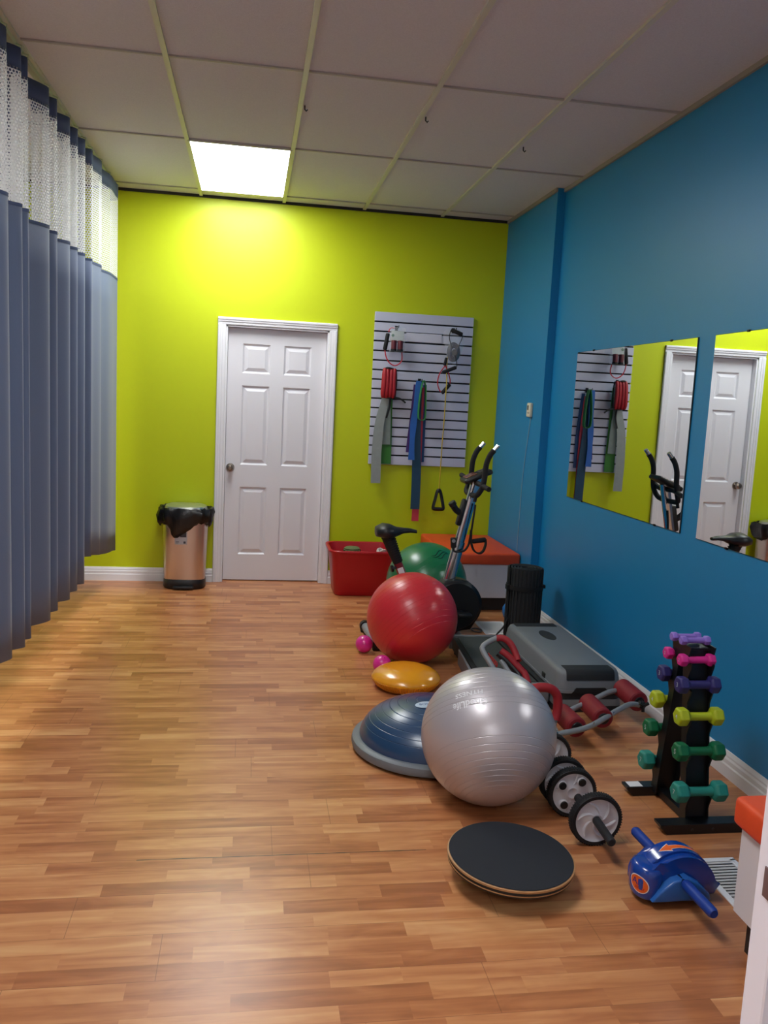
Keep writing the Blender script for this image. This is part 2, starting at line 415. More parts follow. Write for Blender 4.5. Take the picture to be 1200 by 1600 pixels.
# ------------------------------------------------------------------ ceiling light panels
diff = emis('light_diffuser', PANEL_COL, PANEL)
LP = [(-.106, 5.82, 'bright white ceiling panel light near the lime green wall'),
      (-.106, 2.16, 'ceiling panel light set in the grid above the middle of the room'),
      (-.106, -1.50, 'ceiling panel light set in the grid behind the camera'),
      (-2.546, 4.60, 'ceiling panel light in the curtained bay beside the lime wall'),
      (-2.546, 0.94, 'ceiling panel light in the curtained bay away from the lime wall')]
for x, y, lab in LP:
    t = thing('ceiling_light', lab, 'light', (x, y, CEIL), group='recessed ceiling panel lights')
    bm = B()
    for s in (-1, 1):
        bb(bm, x + s * .297 - .008, x + s * .297 + .008, y - .60, y + .60, CEIL - .002, CEIL + .008); bb(bm, x - .30, x + .30, y + s * .601 - .008, y + s * .601 + .008, CEIL - .002, CEIL + .008)
    obj('frame', bm, grid_mat, t, smooth=False)
    bm = B(); bb(bm, x - .289, x + .289, y - .593, y + .593, CEIL - .001, CEIL + .006); obj('diffuser', bm, diff, t, smooth=False)

# ------------------------------------------------------------------ curtains
fab = M('slate_blue_curtain_cloth', (92, 106, 134), 0.75, bump=.12, bscale=400, sheen=.3)
fab_dk = M('slate_blue_curtain_band', (66, 80, 112), 0.75)
netm = net_material()
def sheet(bm, path, z0, z1, nz=1, uv=True, dx=0.0, hem=None):
    uvl = bm.loops.layers.uv.new('UVMap')
    s = 0; S_ = [0]
    for a, b_ in zip(path, path[1:]): s += (b_ - a).length; S_.append(s)
    grid = []
    for j in range(nz + 1):
        z = z0 + (z1 - z0) * j / nz
        grid.append([bm.verts.new((p.x + dx, p.y, z + (hem(S_[i], p) * (1 - j / nz) if hem else 0))) for i, p in enumerate(path)])
    for j in range(nz):
        for i in range(len(path) - 1):
            f = bm.faces.new((grid[j][i], grid[j][i + 1], grid[j + 1][i + 1], grid[j + 1][i]))
            for l, (ii, jj) in zip(f.loops, ((i, j), (i + 1, j), (i + 1, j + 1), (i, j + 1))): l[uvl].uv = (S_[ii], z0 + (z1 - z0) * jj / nz)
def curtain(pts, label, edge_first=True, lift=0.0):
    y0 = pts[0][1]
    t = thing('privacy_curtain', label, 'curtain', (-1.0, y0, 0), group='slate blue curtains along the ceiling track')
    path = catmull([(x, y, 0) for x, y in pts], 10)
    hem = lambda s, p: 0.006 * math.sin(s * 9) + lift * max(0, 6.4 - p.y)
    bm = B(); sheet(bm, path, .275, 2.245, 10, hem=hem); o = obj('cloth_panel', bm, fab, t)
    so = o.modifiers.new('thick', 'SOLIDIFY'); so.thickness = .0022
    bm = B(); sheet(bm, path, 2.235, 2.25, 1, dx=.002); obj('seam_band', bm, fab_dk, t)
    bm = B(); sheet(bm, path, 2.245, 2.80, 2); obj('net_panel', bm, netm, t)
    bm = B(); sheet(bm, path, 2.79, 2.885, 1); o = obj('header_band', bm, fab_dk, t)
    so = o.modifiers.new('thick', 'SOLIDIFY'); so.thickness = .0025
    if edge_first:
        bm = B(); sheet(bm, path[:5], 2.24, 2.80, 1, dx=.003); obj('side_hem', bm, fab_dk, t)
    loc = [p for i, p in enumerate(pts) if i % 2 == 1]
    for x, y in loc:
        if y < 1.8: continue
        bm = B(); tube(bm, [(x, y, 2.878), (x + .003, y, 2.895), (x - .03, y, 2.905)], .003, 6); obj('hook', bm, M('pale_hook_plastic', (176, 190, 150), .5), t)
def xpk(y): return -1.008 + (y - 3.8) * .014
def folds(peaks, amp=.10, first=None, last=None):
    out = []
    if first: out.append(first)
    for i, y in enumerate(peaks):
        if i > 0:
            yp = peaks[i - 1]; out.append((xpk(y) - amp, yp + (y - yp) * .42))
        out.append((xpk(y), y))
    if last: out.append(last)
    return out
curtain(folds([1.5, 1.78, 2.05, 2.36, 2.62, 2.95, 3.15, 3.40, 3.775, 3.985], first=(-1.08, 1.35), last=(-1.12, 4.04)), 'nearest slate blue privacy curtain panel with white net top, cut by photo edge', False)
curtain(folds([4.085, 4.455, 4.615, 4.90, 5.09, 5.29], first=(-1.12, 4.05), last=(-1.13, 5.36)), 'middle slate blue privacy curtain panel with most pleats and white net top')
curtain([(-1.06, 5.46), (-.985, 5.48), (-1.0, 5.58), (-.972, 5.74), (-1.01, 5.88), (-.972, 6.06), (-.968, 6.26), (-.972, 6.39), (-1.03, 6.43)], 'farthest slate blue privacy curtain panel with white net top, beside lime wall', True, .14)
bm = B(); prism(bm, [(-1.088, .9), (-1.060, .9), (-.998, 6.58), (-1.026, 6.58)], CEIL - .022, CEIL, 'Z'); tag(obj('curtain_track', bm, M('pale_green_track', (190, 196, 160), .4), smooth=False), 'long thin pale metal curtain track fixed under the ceiling', 'track')

# ------------------------------------------------------------------ slatted display board
Y0 = YB
X0, X1, Z0, Z1 = .928, 1.717, .98, 2.165
t = thing('slatwall_panel', 'white slatted display board with dark grooves on the lime wall', 'display board', (1.32, Y0, Z0))
bm = B(); bb(bm, X0 + .001, X1 - .001, Y0 - .012, Y0, Z0 + .001, Z1 - .001); obj('backing_board', bm, M('groove_black', (14, 15, 22), .8), t, smooth=False)
bm = B(); n = 16; p = (Z1 - Z0) / n
for i in range(n): bb(bm, X0, X1, Y0 - .026, Y0 - .010, Z0 + i * p + (.006 if i else 0), Z0 + (i + 1) * p - (.006 if i < n - 1 else 0), bev=.0012, seg=1)
obj('slatted_face', bm, M('slat_white', (196, 200, 218), .35), t, smooth=False)
YS = Y0 - .026
bm = B(); bb(bm, 1.18, 1.465, YS - .004, YS, 1.951, 2.018, bev=.001, seg=1); tag(obj('shelf_card', bm, M('card_white', (206, 208, 222), .5), smooth=False), 'plain white card strip fixed across one slat of the display board', 'card')
hk = M('hook_dark_metal', (50, 50, 55), .3, metal=1)
def peg(x, z, lab, L=.10):
    bm = B(); tube(bm, [(x, YS + .004, z), (x, YS - L, z), (x, YS - L - .012, z + .014)], .0032, 8); bb(bm, x - .012, x + .012, YS - .003, YS + .002, z - .02, z + .02)
    tag(obj('display_hook', bm, hk), lab, 'hook', 'hooks of the slatted display board')
peg(1.10, 2.045, 'dark metal hook holding the bagged red tube on the slatted board')
peg(1.555, 2.055, 'dark metal hook holding the bagged blue tubing on the slatted board')
peg(1.05, 1.725, 'dark metal hook holding the red cuff weight on the slatted board', .08)
peg(1.305, 1.648, 'dark metal hook holding the flat bands on the slatted board', .10)
foamh = M('black_foam_grip', (18, 18, 21), .8, bump=.1, bscale=300)
redtube = M('red_rubber_tube', (190, 24, 44), .35)
clear = M('clear_film', (235, 240, 245), .12)
cb = clear.node_tree.nodes['Principled BSDF']; cb.inputs['Alpha'].default_value = .16; 
def grip(bm, a, b_, r=.014):
    a, b_ = Vector(a), Vector(b_); d = (b_ - a)
    tube(bm, [a, a + d * .06, a + d * .5, a + d * .94, b_], lambda s: r * (.75 if s in (0, 1) else 1), 14)
# packaged red tube
t = thing('resistance_tube', 'bagged red resistance tube with black foam grip, upper left of display board', 'exercise tube', (1.10, 6.53, 1.75), group='exercise tubes on the display board')
bm = B(); prof = [(0, 0)]
gx = [1.040 + .12 * i / 6 for i in range(7)]
rowsv = []
for j in range(8):
    z = 2.05 - .19 * j / 7
    rowsv.append([[bm.verts.new((x, yy - (.012 * math.sin(PI * i / 6) * math.sin(PI * min(1, j / 5)) + random.uniform(-.002, .002)) * sgn, z)) for i, x in enumerate(gx)] for yy, sgn in ((6.512, 1), (6.520, -1))])
for j in range(7):
    for side in (0, 1):
        for i in range(6): bm.faces.new((rowsv[j][side][i], rowsv[j][side][i + 1], rowsv[j + 1][side][i + 1], rowsv[j + 1][side][i]))
obj('clear_bag', bm, clear, t)
bm = B(); bb(bm, 1.05, 1.148, 6.514, 6.518, 1.945, 2.02); obj('header_card', bm, M('pale_card', (190, 200, 196), .6), t, smooth=False)
bm = B(); cyl(bm, (1.062, 6.511, 1.985), (1.062, 6.514, 1.985), .012, 6); obj('green_emblem', bm, M('leaf_green', (60, 110, 70), .6), t)
bm = B()
for x in (1.072, 1.122): tube(bm, [(x, 6.508, 1.945), (x, 6.505, 1.90), (x, 6.508, 1.872)], .021, 14, smooth_n=4)
obj('rolled_tubing', bm, M('maroon_rubber', (92, 26, 38), .5), t)
bm = B()
for x in (1.072, 1.122): tube(bm, [(x, 6.508, 1.880), (x, 6.506, 1.866)], .0225, 14)
obj('end_grip', bm, foamh, t)
bm = B(); tube(bm, [(1.075, 6.525, 2.04), (1.045, 6.53, 2.04), (1.03, 6.535, 2.01)], .004, 8, smooth_n=5); obj('red_tubing', bm, redtube, t); bm = B(); tube(bm, [(1.009, 6.54, 1.873), (1.021, 6.535, 1.818), (1.048, 6.53, 1.776), (1.09, 6.53, 1.756), (1.13, 6.53, 1.776), (1.145, 6.53, 1.809), (1.14, 6.525, 1.862)], .0045, 8, smooth_n=6); obj('red_tubing', bm, redtube, t)
bm = B(); grip(bm, (1.027, 6.54, 2.0), (1.008, 6.54, 1.872), .016); obj('foam_grip', bm, foamh, t)
# bagged blue tubing with black handles
t = thing('resistance_tube', 'clear bag of coiled dark blue tubing with black grips, upper right of board', 'exercise tube', (1.55, 6.53, 1.80), group='exercise tubes on the display board')
bm = B(); P = [(1.455, 2.033), (1.503, 2.060), (1.578, 2.063), (1.623, 2.02), (1.628, 1.93), (1.594, 1.83), (1.571, 1.78), (1.51, 1.813), (1.479, 1.907)]
cxx, czz = 1.545, 1.93
rings = []
for k, (s, yo) in enumerate(((1, 0), (.8, -.02), (.45, -.034), (0, -.038))):
    if s: rings.append([bm.verts.new((cxx + (x - cxx) * s + random.uniform(-.006, .006), 6.515 + yo + random.uniform(-.008, .008), czz + (z - czz) * s + random.uniform(-.008, .008))) for x, z in P])
    else: rings.append([bm.verts.new((cxx, 6.475, czz))])
for a, b_ in zip(rings, rings[1:]):
    for k in range(9):
        if len(b_) > 1: bm.faces.new((a[k], a[(k + 1) % 9], b_[(k + 1) % 9])); bm.faces.new((a[k], b_[(k + 1) % 9], b_[k]))
        else: bm.faces.new((a[k], a[(k + 1) % 9], b_[0]))
obj('clear_bag', bm, clear, t, angle=10)
bm = B()
for k in range(4):
    r_ = .030 + .009 * k; tube(bm, [(1.55 + r_ * .85 * math.cos(a), 6.512 + .004 * k, 1.885 + r_ * 1.25 * math.sin(a)) for a in [2 * PI * q / 20 for q in range(20)]], .0062, 8, closed=True)
obj('coiled_tubing', bm, M('navy_rubber', (22, 34, 62), .35), t)
bm = B(); cyl(bm, (1.552, 6.50, 1.88), (1.552, 6.49, 1.88), .026, 20, .003); obj('door_anchor_disc', bm, black_pl, t)
bm = B(); grip(bm, (1.512, 6.484, 2.052), (1.602, 6.478, 2.02), .0155); obj('foam_grip', bm, foamh, t)
bm = B(); ribbon(bm, [(1.51, 6.484, 2.05), (1.502, 6.486, 1.99), (1.528, 6.49, 1.915)], (0, -1, .0), .014, .003); ribbon(bm, [(1.602, 6.478, 2.02), (1.60, 6.48, 1.985), (1.562, 6.488, 1.90)], (0, -1, 0), .014, .003)
ribbon(bm, [(1.552, 6.49, 1.86), (1.575, 6.50, 1.81), (1.578, 6.50, 1.77)], (0, -1, 0), .012, .003); obj('handle_strap', bm, black_matte, t)
# small red figure loop
t = thing('resistance_tube', 'short red loop tube with two black grips hanging under the clear bag', 'exercise tube', (1.49, 6.53, 1.57), group='exercise tubes on the display board')
bm = B(); tube(bm, [(1.493, 6.53, 1.78), (1.451, 6.53, 1.713), (1.439, 6.53, 1.64), (1.459, 6.53, 1.584), (1.481, 6.53, 1.567)], .0045, 8, smooth_n=6); obj('red_tubing', bm, redtube, t); bm = B(); tube(bm, [(1.493, 6.53, 1.78), (1.517, 6.53, 1.733), (1.538, 6.53, 1.669), (1.536, 6.53, 1.63)], .0045, 8, smooth_n=6); obj('red_tubing', bm, redtube, t)
bm = B(); grip(bm, (1.538, 6.525, 1.635), (1.476, 6.525, 1.562), .0145); obj('foam_grip', bm, foamh, t)
bm = B(); grip(bm, (1.498, 6.53, 1.84), (1.486, 6.53, 1.778), .011); obj('foam_grip', bm, foamh, t)
bm = B(); grip(bm, (1.466, 6.50, 1.722), (1.574, 6.50, 1.768), .0145); obj('foam_grip', bm, foamh, t)
# yellow tube with a triangular stirrup handle
t = thing('resistance_tube', 'long yellow resistance tube ending in black triangular handle below the board', 'exercise tube', (1.5, 6.52, .64), group='exercise tubes on the display board')
bm = B(); tube(bm, [(1.515, 6.535, 1.92), (1.507, 6.535, 1.829), (1.506, 6.532, 1.74), (1.504, 6.50, 1.65), (1.503, 6.498, 1.546), (1.503, 6.505, 1.341), (1.499, 6.51, 1.135), (1.498, 6.51, .936), (1.494, 6.51, .785)], .0042, 8, smooth_n=5); obj('yellow_tubing', bm, M('yellow_rubber', (196, 168, 40), .4), t)
bm = B(); tube(bm, [(1.484, 6.51, .79), (1.468, 6.51, .72), (1.455, 6.51, .655), (1.470, 6.51, .642), (1.525, 6.51, .640), (1.540, 6.51, .652), (1.525, 6.51, .72), (1.505, 6.51, .79)], .0085, 10, closed=True, smooth_n=3, flat=1.6); cyl(bm, (1.496, 6.51, .775), (1.494, 6.51, .80), .012, 14, .003)
obj('stirrup_handle', bm, black_pl, t)
bm = B(); grip(bm, (1.458, 6.51, .648), (1.536, 6.51, .646), .0125); obj('grip_sleeve', bm, foamh, t)
# red cuff weight
t = thing('ankle_weight', 'red quilted cuff weight with black straps hanging left on display board', 'ankle weight', (1.05, 6.53, 1.51))
bm = B()
for i, x in enumerate((1.012, 1.036, 1.064, 1.088)):
    tube(bm, [(x, 6.515, 1.728), (x - .002, 6.505, 1.70), (x - .004, 6.50, 1.62), (x - .005 + (i - 1.5) * .002, 6.503, 1.54), (x - .005, 6.515, 1.508)], lambda s: .0165 * (.72 + .28 * math.sin(PI * min(1, max(0, s)))), 12, smooth_n=5, flat=1.25)
obj('quilted_body', bm, M('red_nylon', (156, 14, 28), .55, bump=.25, bscale=120), t)
bm = B(); ribbon(bm, [(1.0, 6.52, 1.725), (1.04, 6.495, 1.735), (1.105, 6.52, 1.722)], (0, 0, 1), .012, .004); ribbon(bm, [(1.105, 6.52, 1.725), (1.11, 6.515, 1.62), (1.105, 6.52, 1.50)], (0, 1, 0), .016, .005); ribbon(bm, [(.998, 6.52, 1.512), (1.05, 6.50, 1.502), (1.10, 6.515, 1.507)], (0, 0, 1), .010, .004)
obj('black_binding', bm, black_matte, t)
bm = B(); ribbon(bm, [(1.075, 6.515, 1.51), (1.10, 6.50, 1.51), (1.142, 6.495, 1.502), (1.185, 6.49, 1.473)], (.2, 0, 1), .013, .003); ribbon(bm, [(1.066, 6.52, 1.505), (1.066, 6.53, 1.435), (1.045, 6.53, 1.349)], (1, 0, 0), .014, .003); obj('strap', bm, black_matte, t)
# flat bands
def band(pts, wv, width, col, name_lab, th=.0025, n=6):
    y0 = pts[0][1]
    bm = B(); ribbon(bm, pts, wv, width, th, n)
    o = obj('resistance_band', bm, M('band_' + '_'.join(map(str, col)), col, .55, var=.05, vscale=30)); tag(o, name_lab, 'exercise band', 'flat bands hanging on the display board')
    return o
band([(1.045, 6.53, 1.70), (1.035, 6.55, 1.50), (.998, 6.55, 1.32), (.984, 6.55, 1.1), (.985, 6.55, .95), (.987, 6.55, .832)], (1, 0, 0), lambda s: .05 + .027 * min(1, s * 2), (142, 150, 146), 'long pale grey band hanging behind the red cuff weight below the board')
band([(1.05, 6.56, 1.69), (1.045, 6.565, 1.5), (1.055, 6.568, 1.3), (1.060, 6.568, 1.14)], (1, 0, 0), .066, (120, 134, 128), 'shorter dull grey band hanging just right of the long pale grey band')
band([(1.05, 6.575, 1.68), (1.055, 6.58, 1.4), (1.062, 6.58, 1.139), (1.064, 6.58, .985)], (1, 0, 0), .085, (48, 116, 40), 'leaf green band showing below the shorter grey band')
band([(1.29, 6.52, 1.648), (1.28, 6.53, 1.50), (1.268, 6.54, 1.35), (1.262, 6.54, 1.2), (1.263, 6.54, 1.027)], (1, 0, 0), lambda s: .046 + .006 * math.sin(s * 14), (36, 96, 176), 'bright blue band hanging in front, left of the green loop band')
band([(1.30, 6.535, 1.645), (1.298, 6.55, 1.413), (1.303, 6.56, 1.2), (1.315, 6.56, .90), (1.318, 6.56, .632)], (1, 0, 0), lambda s: .04 + .033 * min(1, s * 1.4), (22, 66, 92), 'long dark teal band hanging below the board behind the bright blue one')
band([(1.325, 6.55, 1.60), (1.327, 6.57, 1.343), (1.328, 6.572, .95), (1.326, 6.572, .533)], (1, 0, 0), lambda s: .03 + .028 * s, (196, 58, 74), 'long red band with the lowest end, behind the dark teal band')
band([(1.345, 6.56, 1.62), (1.356, 6.585, 1.345), (1.358, 6.585, 1.15), (1.360, 6.585, 1.01)], (1, 0, 0), .03, (26, 70, 122), 'navy blue band hanging right of the long red band')
band([(1.27, 6.56, 1.62), (1.255, 6.57, 1.35), (1.243, 6.57, 1.2), (1.236, 6.57, 1.085)], (1, 0, 0), .03, (66, 42, 110), 'purple band peeping out left behind the bright blue band')
bm = B(); ribbon(bm, [(1.315, 6.50, 1.648), (1.305, 6.50, 1.60), (1.293, 6.50, 1.48), (1.292, 6.50, 1.38), (1.30, 6.50, 1.352), (1.322, 6.50, 1.344), (1.343, 6.50, 1.355), (1.348, 6.50, 1.39), (1.345, 6.50, 1.50), (1.338, 6.50, 1.60), (1.325, 6.50, 1.65), (1.315, 6.50, 1.648)], (0, 1, 0), .05, .0045, 5)
tag(obj('resistance_band', bm, M('green_loop', (48, 128, 60), .55)), 'green closed loop band hanging beside the bright blue band', 'exercise band', 'flat bands hanging on the display board')

# ------------------------------------------------------------------ waste bin
bx0, by0 = -.468, 6.455
t = thing('waste_bin', 'stainless steel pedal bin lined with black bag beside the white door', 'bin', (bx0, by0, 0))
def dshape(w_, d, n=40):
    pts = []
    for k in range(n):
        a = 2 * PI * k / n; c, s = math.cos(a), math.sin(a)
        e = .62
        x = w_ / 2 * math.copysign(abs(c) ** e, c)
        y = d / 2 * math.copysign(abs(s) ** (.8 if s < 0 else .35), s)
        pts.append((x, y))
    return pts
def loft(bm, secs, cap0=True, cap1=True):
    R_ = [[bm.verts.new(p) for p in s] for s in secs]
    n = len(R_[0])
    for a, b_ in zip(R_, R_[1:]):
        for k in range(n): bm.faces.new((a[k], a[(k + 1) % n], b_[(k + 1) % n], b_[k]))
    if cap0: bm.faces.new(R_[0][::-1])
    if cap1: bm.faces.new(R_[-1])
def dsec(w_, d, z, dy=0): return [(bx0 + x, by0 + y + dy, z) for x, y in dshape(w_, d)]
bm = B(); loft(bm, [dsec(.300, .235, .055), dsec(.306, .24, .07), dsec(.325, .25, .35), dsec(.335, .255, .56)]); obj('steel_body', bm, steel, t)
bm = B(); loft(bm, [dsec(.30, .245, .0), dsec(.315, .26, .012), dsec(.312, .255, .06), dsec(.300, .24, .075)]); bx(bm, (bx0, by0 - .135, .02), (.15, .06, .02), bev=.008); obj('base_ring', bm, black_pl, t)
bm = B(); loft(bm, [dsec(.318, .25, .575), dsec(.326, .256, .585), dsec(.30, .236, .622), dsec(.24, .18, .634)]); lid_ = obj('lid', bm, M('lid_steel', (200, 205, 196), .3, metal=.9), t)
bm = B(); text_on(bm, 'simplehuman', .014, lambda v_: Vector((bx0 + v_.x, by0 - .035 + v_.y * .9, .6345)))
obj('lid_print', bm, decal_white, lid_, smooth=False)
bm = B(); secs = []
for k, (sc, z, am) in enumerate(((1.0, .565, .0), (1.06, .60, .006), (1.15, .614, .012), (1.22, .60, .02), (1.24, .565, .02), (1.18, .52, .02), (1.13, .505, .015))):
    sec = []
    for i, (x, y) in enumerate(dshape(.325, .252, 56)):
        a = 2 * PI * i / 56
        droop = max(0, math.cos(a - 1.44 * PI)) ** 22 * .085 if k > 3 else 0
        side = (abs(math.cos(a)) ** 6) * .035 if k > 3 else 0
        rr = 1 + am / .16 * math.sin(a * 13 + k) * .5 + am / .16 * .4 * random.uniform(-1, 1)
        yy = min(y * sc * rr * .98, .142)
        sec.append((bx0 + x * sc * rr, by0 + yy, z - droop * (k - 3) / 2.2 - side * (k - 3) / 3 + random.uniform(-am, am) * .5))
    secs.append(sec)
loft(bm, secs, False, False)
o = obj('bin_liner', bm, M('black_bin_liner', (14, 14, 16), .3, bump=.6, bscale=35), t, angle=80); so = o.modifiers.new('t', 'SOLIDIFY'); so.thickness = .002
bm = B(); bb(bm, bx0 - .068, bx0 + .022, by0 - .1295, by0 - .126, .345, .50); lab = obj('sticker', bm, M('sticker_grey', (176, 176, 180), .5), t, smooth=False)
pd_ = M('print_dark', (60, 60, 66), .6)
for x0_, x1_, z0_, z1_ in ((-.062, -.040, .44, .49), (-.030, .016, .40, .47), (-.060, -.036, .362, .366), (-.060, -.042, .354, .357), (-.004, .012, .352, .368)):
    bm = B(); bb(bm, bx0 + x0_, bx0 + x1_, by0 - .131, by0 - .129, z0_, z1_); obj('sticker_print', bm, pd_, lab, smooth=False)

# ------------------------------------------------------------------ red storage tub with contents
t = thing('storage_tub', 'large red plastic storage tub on the floor beside the white door', 'tub', (.86, 6.34, 0))
def rrect(cx_, cy_, w_, d, r, z, n=6):
    out = []
    for qx, qy, a0 in ((1, 1, 0), (-1, 1, 90), (-1, -1, 180), (1, -1, 270)):
        for k in range(n + 1):
            a = math.radians(a0 + 90 * k / n); out.append((cx_ + qx * (w_ / 2 - r) + r * math.cos(a), cy_ + qy * (d / 2 - r) + r * math.sin(a), z))
    return out
tc = (.868, 6.345)
bm = B(); loft(bm, [rrect(*tc, .40, .30, .05, 0), rrect(*tc, .42, .32, .06, .01), rrect(*tc, .485, .41, .08, .31), rrect(*tc, .495, .42, .08, .335), rrect(*tc, .525, .45, .09, .338), rrect(*tc, .53, .455, .09, .352), rrect(*tc, .52, .445, .085, .358),
    rrect(*tc, .485, .41, .075, .355), rrect(*tc, .47, .395, .07, .32), rrect(*tc, .40, .30, .05, .014)], True, True)
red_tub = M('red_tub_plastic', (182, 16, 30), .38)
obj('tub_shell', bm, red_tub, t, angle=50)
bm = B(); 
M45 = Matrix.Translation((.665, 6.262, .17))
def tubtext(s, size, zc):
    text_on(bm, s, size, lambda v_: Vector((.650 - (zc - .17 + v_.y) * .10, 6.29 - v_.x, zc + v_.y)))
tubtext('TOTE', .035, .21); obj('printed_label', bm, M('faded_white_print', (206, 140, 140), .6), t, smooth=False)
bm = B(); tubtext('68 L', .03, .16); obj('printed_label', bm, M('faded_white_print', (206, 140, 140), .6), t, smooth=False)
bm = B(); bb(bm, .653, .655, 6.26, 6.32, .105, .135); obj('printed_label', bm, M('faded_white_print', (206, 140, 140), .6), t, smooth=False)
t2 = thing('foam_roller', 'olive green foam roller standing upright inside the red tub', 'foam roller', (.80, 6.36, .015))
bm = B(); prof = [(0, 0), (.062, 0)]
for k in range(12): z = .01 + k * .026; prof += [(.066, z + .003), (.066, z + .017), (.058, z + .020), (.058, z + .023)]
prof += [(.062, .325), (.05, .334), (0, .334)]
lathe(bm, prof, 24, Matrix.Translation((.80, 6.36, .015))); obj('ribbed_sleeve', bm, M('olive_foam', (104, 116, 70), .8), t2)
bm = B()
for k in range(14):
    a = 2 * PI * k / 14; bx(bm, (.80 + .062 * math.cos(a), 6.36 + .062 * math.sin(a), .318), (.012, .012, .022), Matrix.Rotation(a, 3, 'Z').to_4x4())
obj('knobs', bm, M('dark_olive', (40, 44, 26), .8), t2, smooth=False)
bm = B()
for k in range(5): tube(bm, [(1.03 + (.022 + .003 * k) * math.cos(a), 6.34 + (.022 + .003 * k) * math.sin(a), .30 + .012 * math.sin(a * 2 + k) + .007 * k) for a in [2 * PI * q / 14 for q in range(14)]], .007, 8, closed=True)
tube(bm, [(1.03, 6.34, .02), (1.035, 6.345, .15), (1.03, 6.34, .31)], .022, 10, smooth_n=4)
tag(obj('rope_bundle', bm, M('white_rope', (206, 200, 190), .9, bump=.4, bscale=120)), 'bundle of white rope standing inside the red tub', 'rope')

# ------------------------------------------------------------------ upholstered bench boxes
def bench(x0, x1, y0, y1, h, label, kx0, kx1, ky0, ky1):
    t = thing('padded_bench', label, 'bench', ((x0 + x1) / 2, (y0 + y1) / 2, 0), group='orange topped bench boxes')
    bm = B(); bb(bm, kx0, kx1, ky0, ky1, 0, .10); obj('plinth', bm, dark_kick, t, smooth=False)
    bm = B(); bb(bm, x0 + .022, x1 - .005, y0 + .02, y1 - .02 if y1 < 5 else y1, .10, h - .085, bev=.002, seg=1); obj('cabinet_body', bm, white_lam, t, smooth=False)
    bm = B(); nx, ny = 14, 18
    bb(bm, x0, x1, y0, y1, h - .085, h, bev=.018, seg=4); obj('cushion', bm, orange_vinyl, t)
    bm = B(); r = .003
    for z in (h - .012,): tube(bm, [(x0 + .012, y0 + .012, z), (x1 - .012, y0 + .012, z), (x1 - .012, y1 - .012, z), (x0 + .012, y1 - .012, z)], r, 6, closed=True)
    obj('cushion_piping', bm, M('orange_piping', (190, 62, 28), .5), t)
bench(1.385, 1.953, 5.745, 6.598, .432, 'orange topped white bench box in the corner under the display board', 1.44, 1.94, 5.81, 6.58)
bench(1.368, 1.99, 1.06, 2.045, .44, 'orange topped white bench box at the right edge of the photo', 1.412, 1.98, 1.08, 1.985)

# ------------------------------------------------------------------ door standing open at the right edge
door2 = thing('door_2', 'x', 'x', (.66, .90, 0)); del door2['label']; del door2['category']; door2['kind'] = 'structure'
bm = B(); bb(bm, .659, 1.455, .878, .920, .01, 2.02, bev=.002, seg=1); obj('door_slab', bm, M('bright_white_door_paint', (243, 243, 255), .4), door2, smooth=False)
bm = B(); bx(bm, (.6585, .8945, .907), (.003, .016, .040), bev=.001); obj('latch_plate', bm, M('dark_bronze', (120, 96, 98), .45, metal=.3), door2)
bm = B()
for z in (.3, 1.0, 1.75): cyl(bm, (1.458, .925, z - .04), (1.458, .925, z + .04), .007, 10)
obj('hinge', bm, M('satin_nickel', (150, 140, 130)), door2)

# ------------------------------------------------------------------ wall mirrors
mir = M('mirror_silver', (236, 240, 240), .0, metal=1)
medge = M('mirror_edge', (24, 34, 36), .3)
for y0, y1, lab in ((3.638, 5.085, 'frameless wall mirror nearer the slatted board, reflecting board and bike handles'), (2.05, 3.489, 'frameless wall mirror cut off by the right edge of the photo')):
    t = thing('wall_mirror', lab, 'mirror', (XR, (y0 + y1) / 2, .935), group='frameless mirrors on the blue wall')
    bm = B(); bb(bm, XR - .006, XR - .0005, y0, y1, .935, 1.842); obj('edge', bm, medge, t, smooth=False)
    bm = B(); bb(bm, XR - .0075, XR - .0062, y0 + .002, y1 - .002, .937, 1.840); obj('glass', bm, mir, t, smooth=False)
    for yy in (y0 + .25, y1 - .25):
        for z in (.935, 1.842):
            bm = B(); bx(bm, (XR - .006, yy, z), (.011, .018, .010), bev=.002); obj('clip', bm, hk, t)

# ------------------------------------------------------------------ thermostat box with cord
t = thing('wall_sensor', 'small cream wall box with a dark window and cord on the blue wall', 'wall control', (XF, 5.752, 1.42))
bm = B(); bb(bm, XF - .024, XF, 5.716, 5.790, 1.418, 1.518, bev=.007, seg=3); obj('housing', bm, M('cream_plastic', (216, 212, 190), .45), t)
bm = B(); bb(bm, XF - .0255, XF - .023, 5.745, 5.772, 1.468, 1.500); obj('display_window', bm, M('display_grey', (70, 76, 70), .3), t, smooth=False)
bm = B(); cyl(bm, (XF - .026, 5.735, 1.447), (XF - .023, 5.735, 1.447), .004, 10); cyl(bm, (XF - .026, 5.76, 1.447), (XF - .023, 5.76, 1.447), .004, 10); obj('button', bm, M('display_grey', (70, 76, 70)), t)
bm = B(); tube(bm, [(XF - .006, 5.745, 1.42), (XF - .005, 5.75, 1.36), (XF - .004, 5.80, 1.15), (XF - .004, 5.83, .95), (XF - .004, 5.835, .75), (XF - .004, 5.84, .55), (XF - .004, 5.84, .44)], .0022, 6, smooth_n=6); obj('cord', bm, M('pale_cord', (150, 170, 190), .5), t)

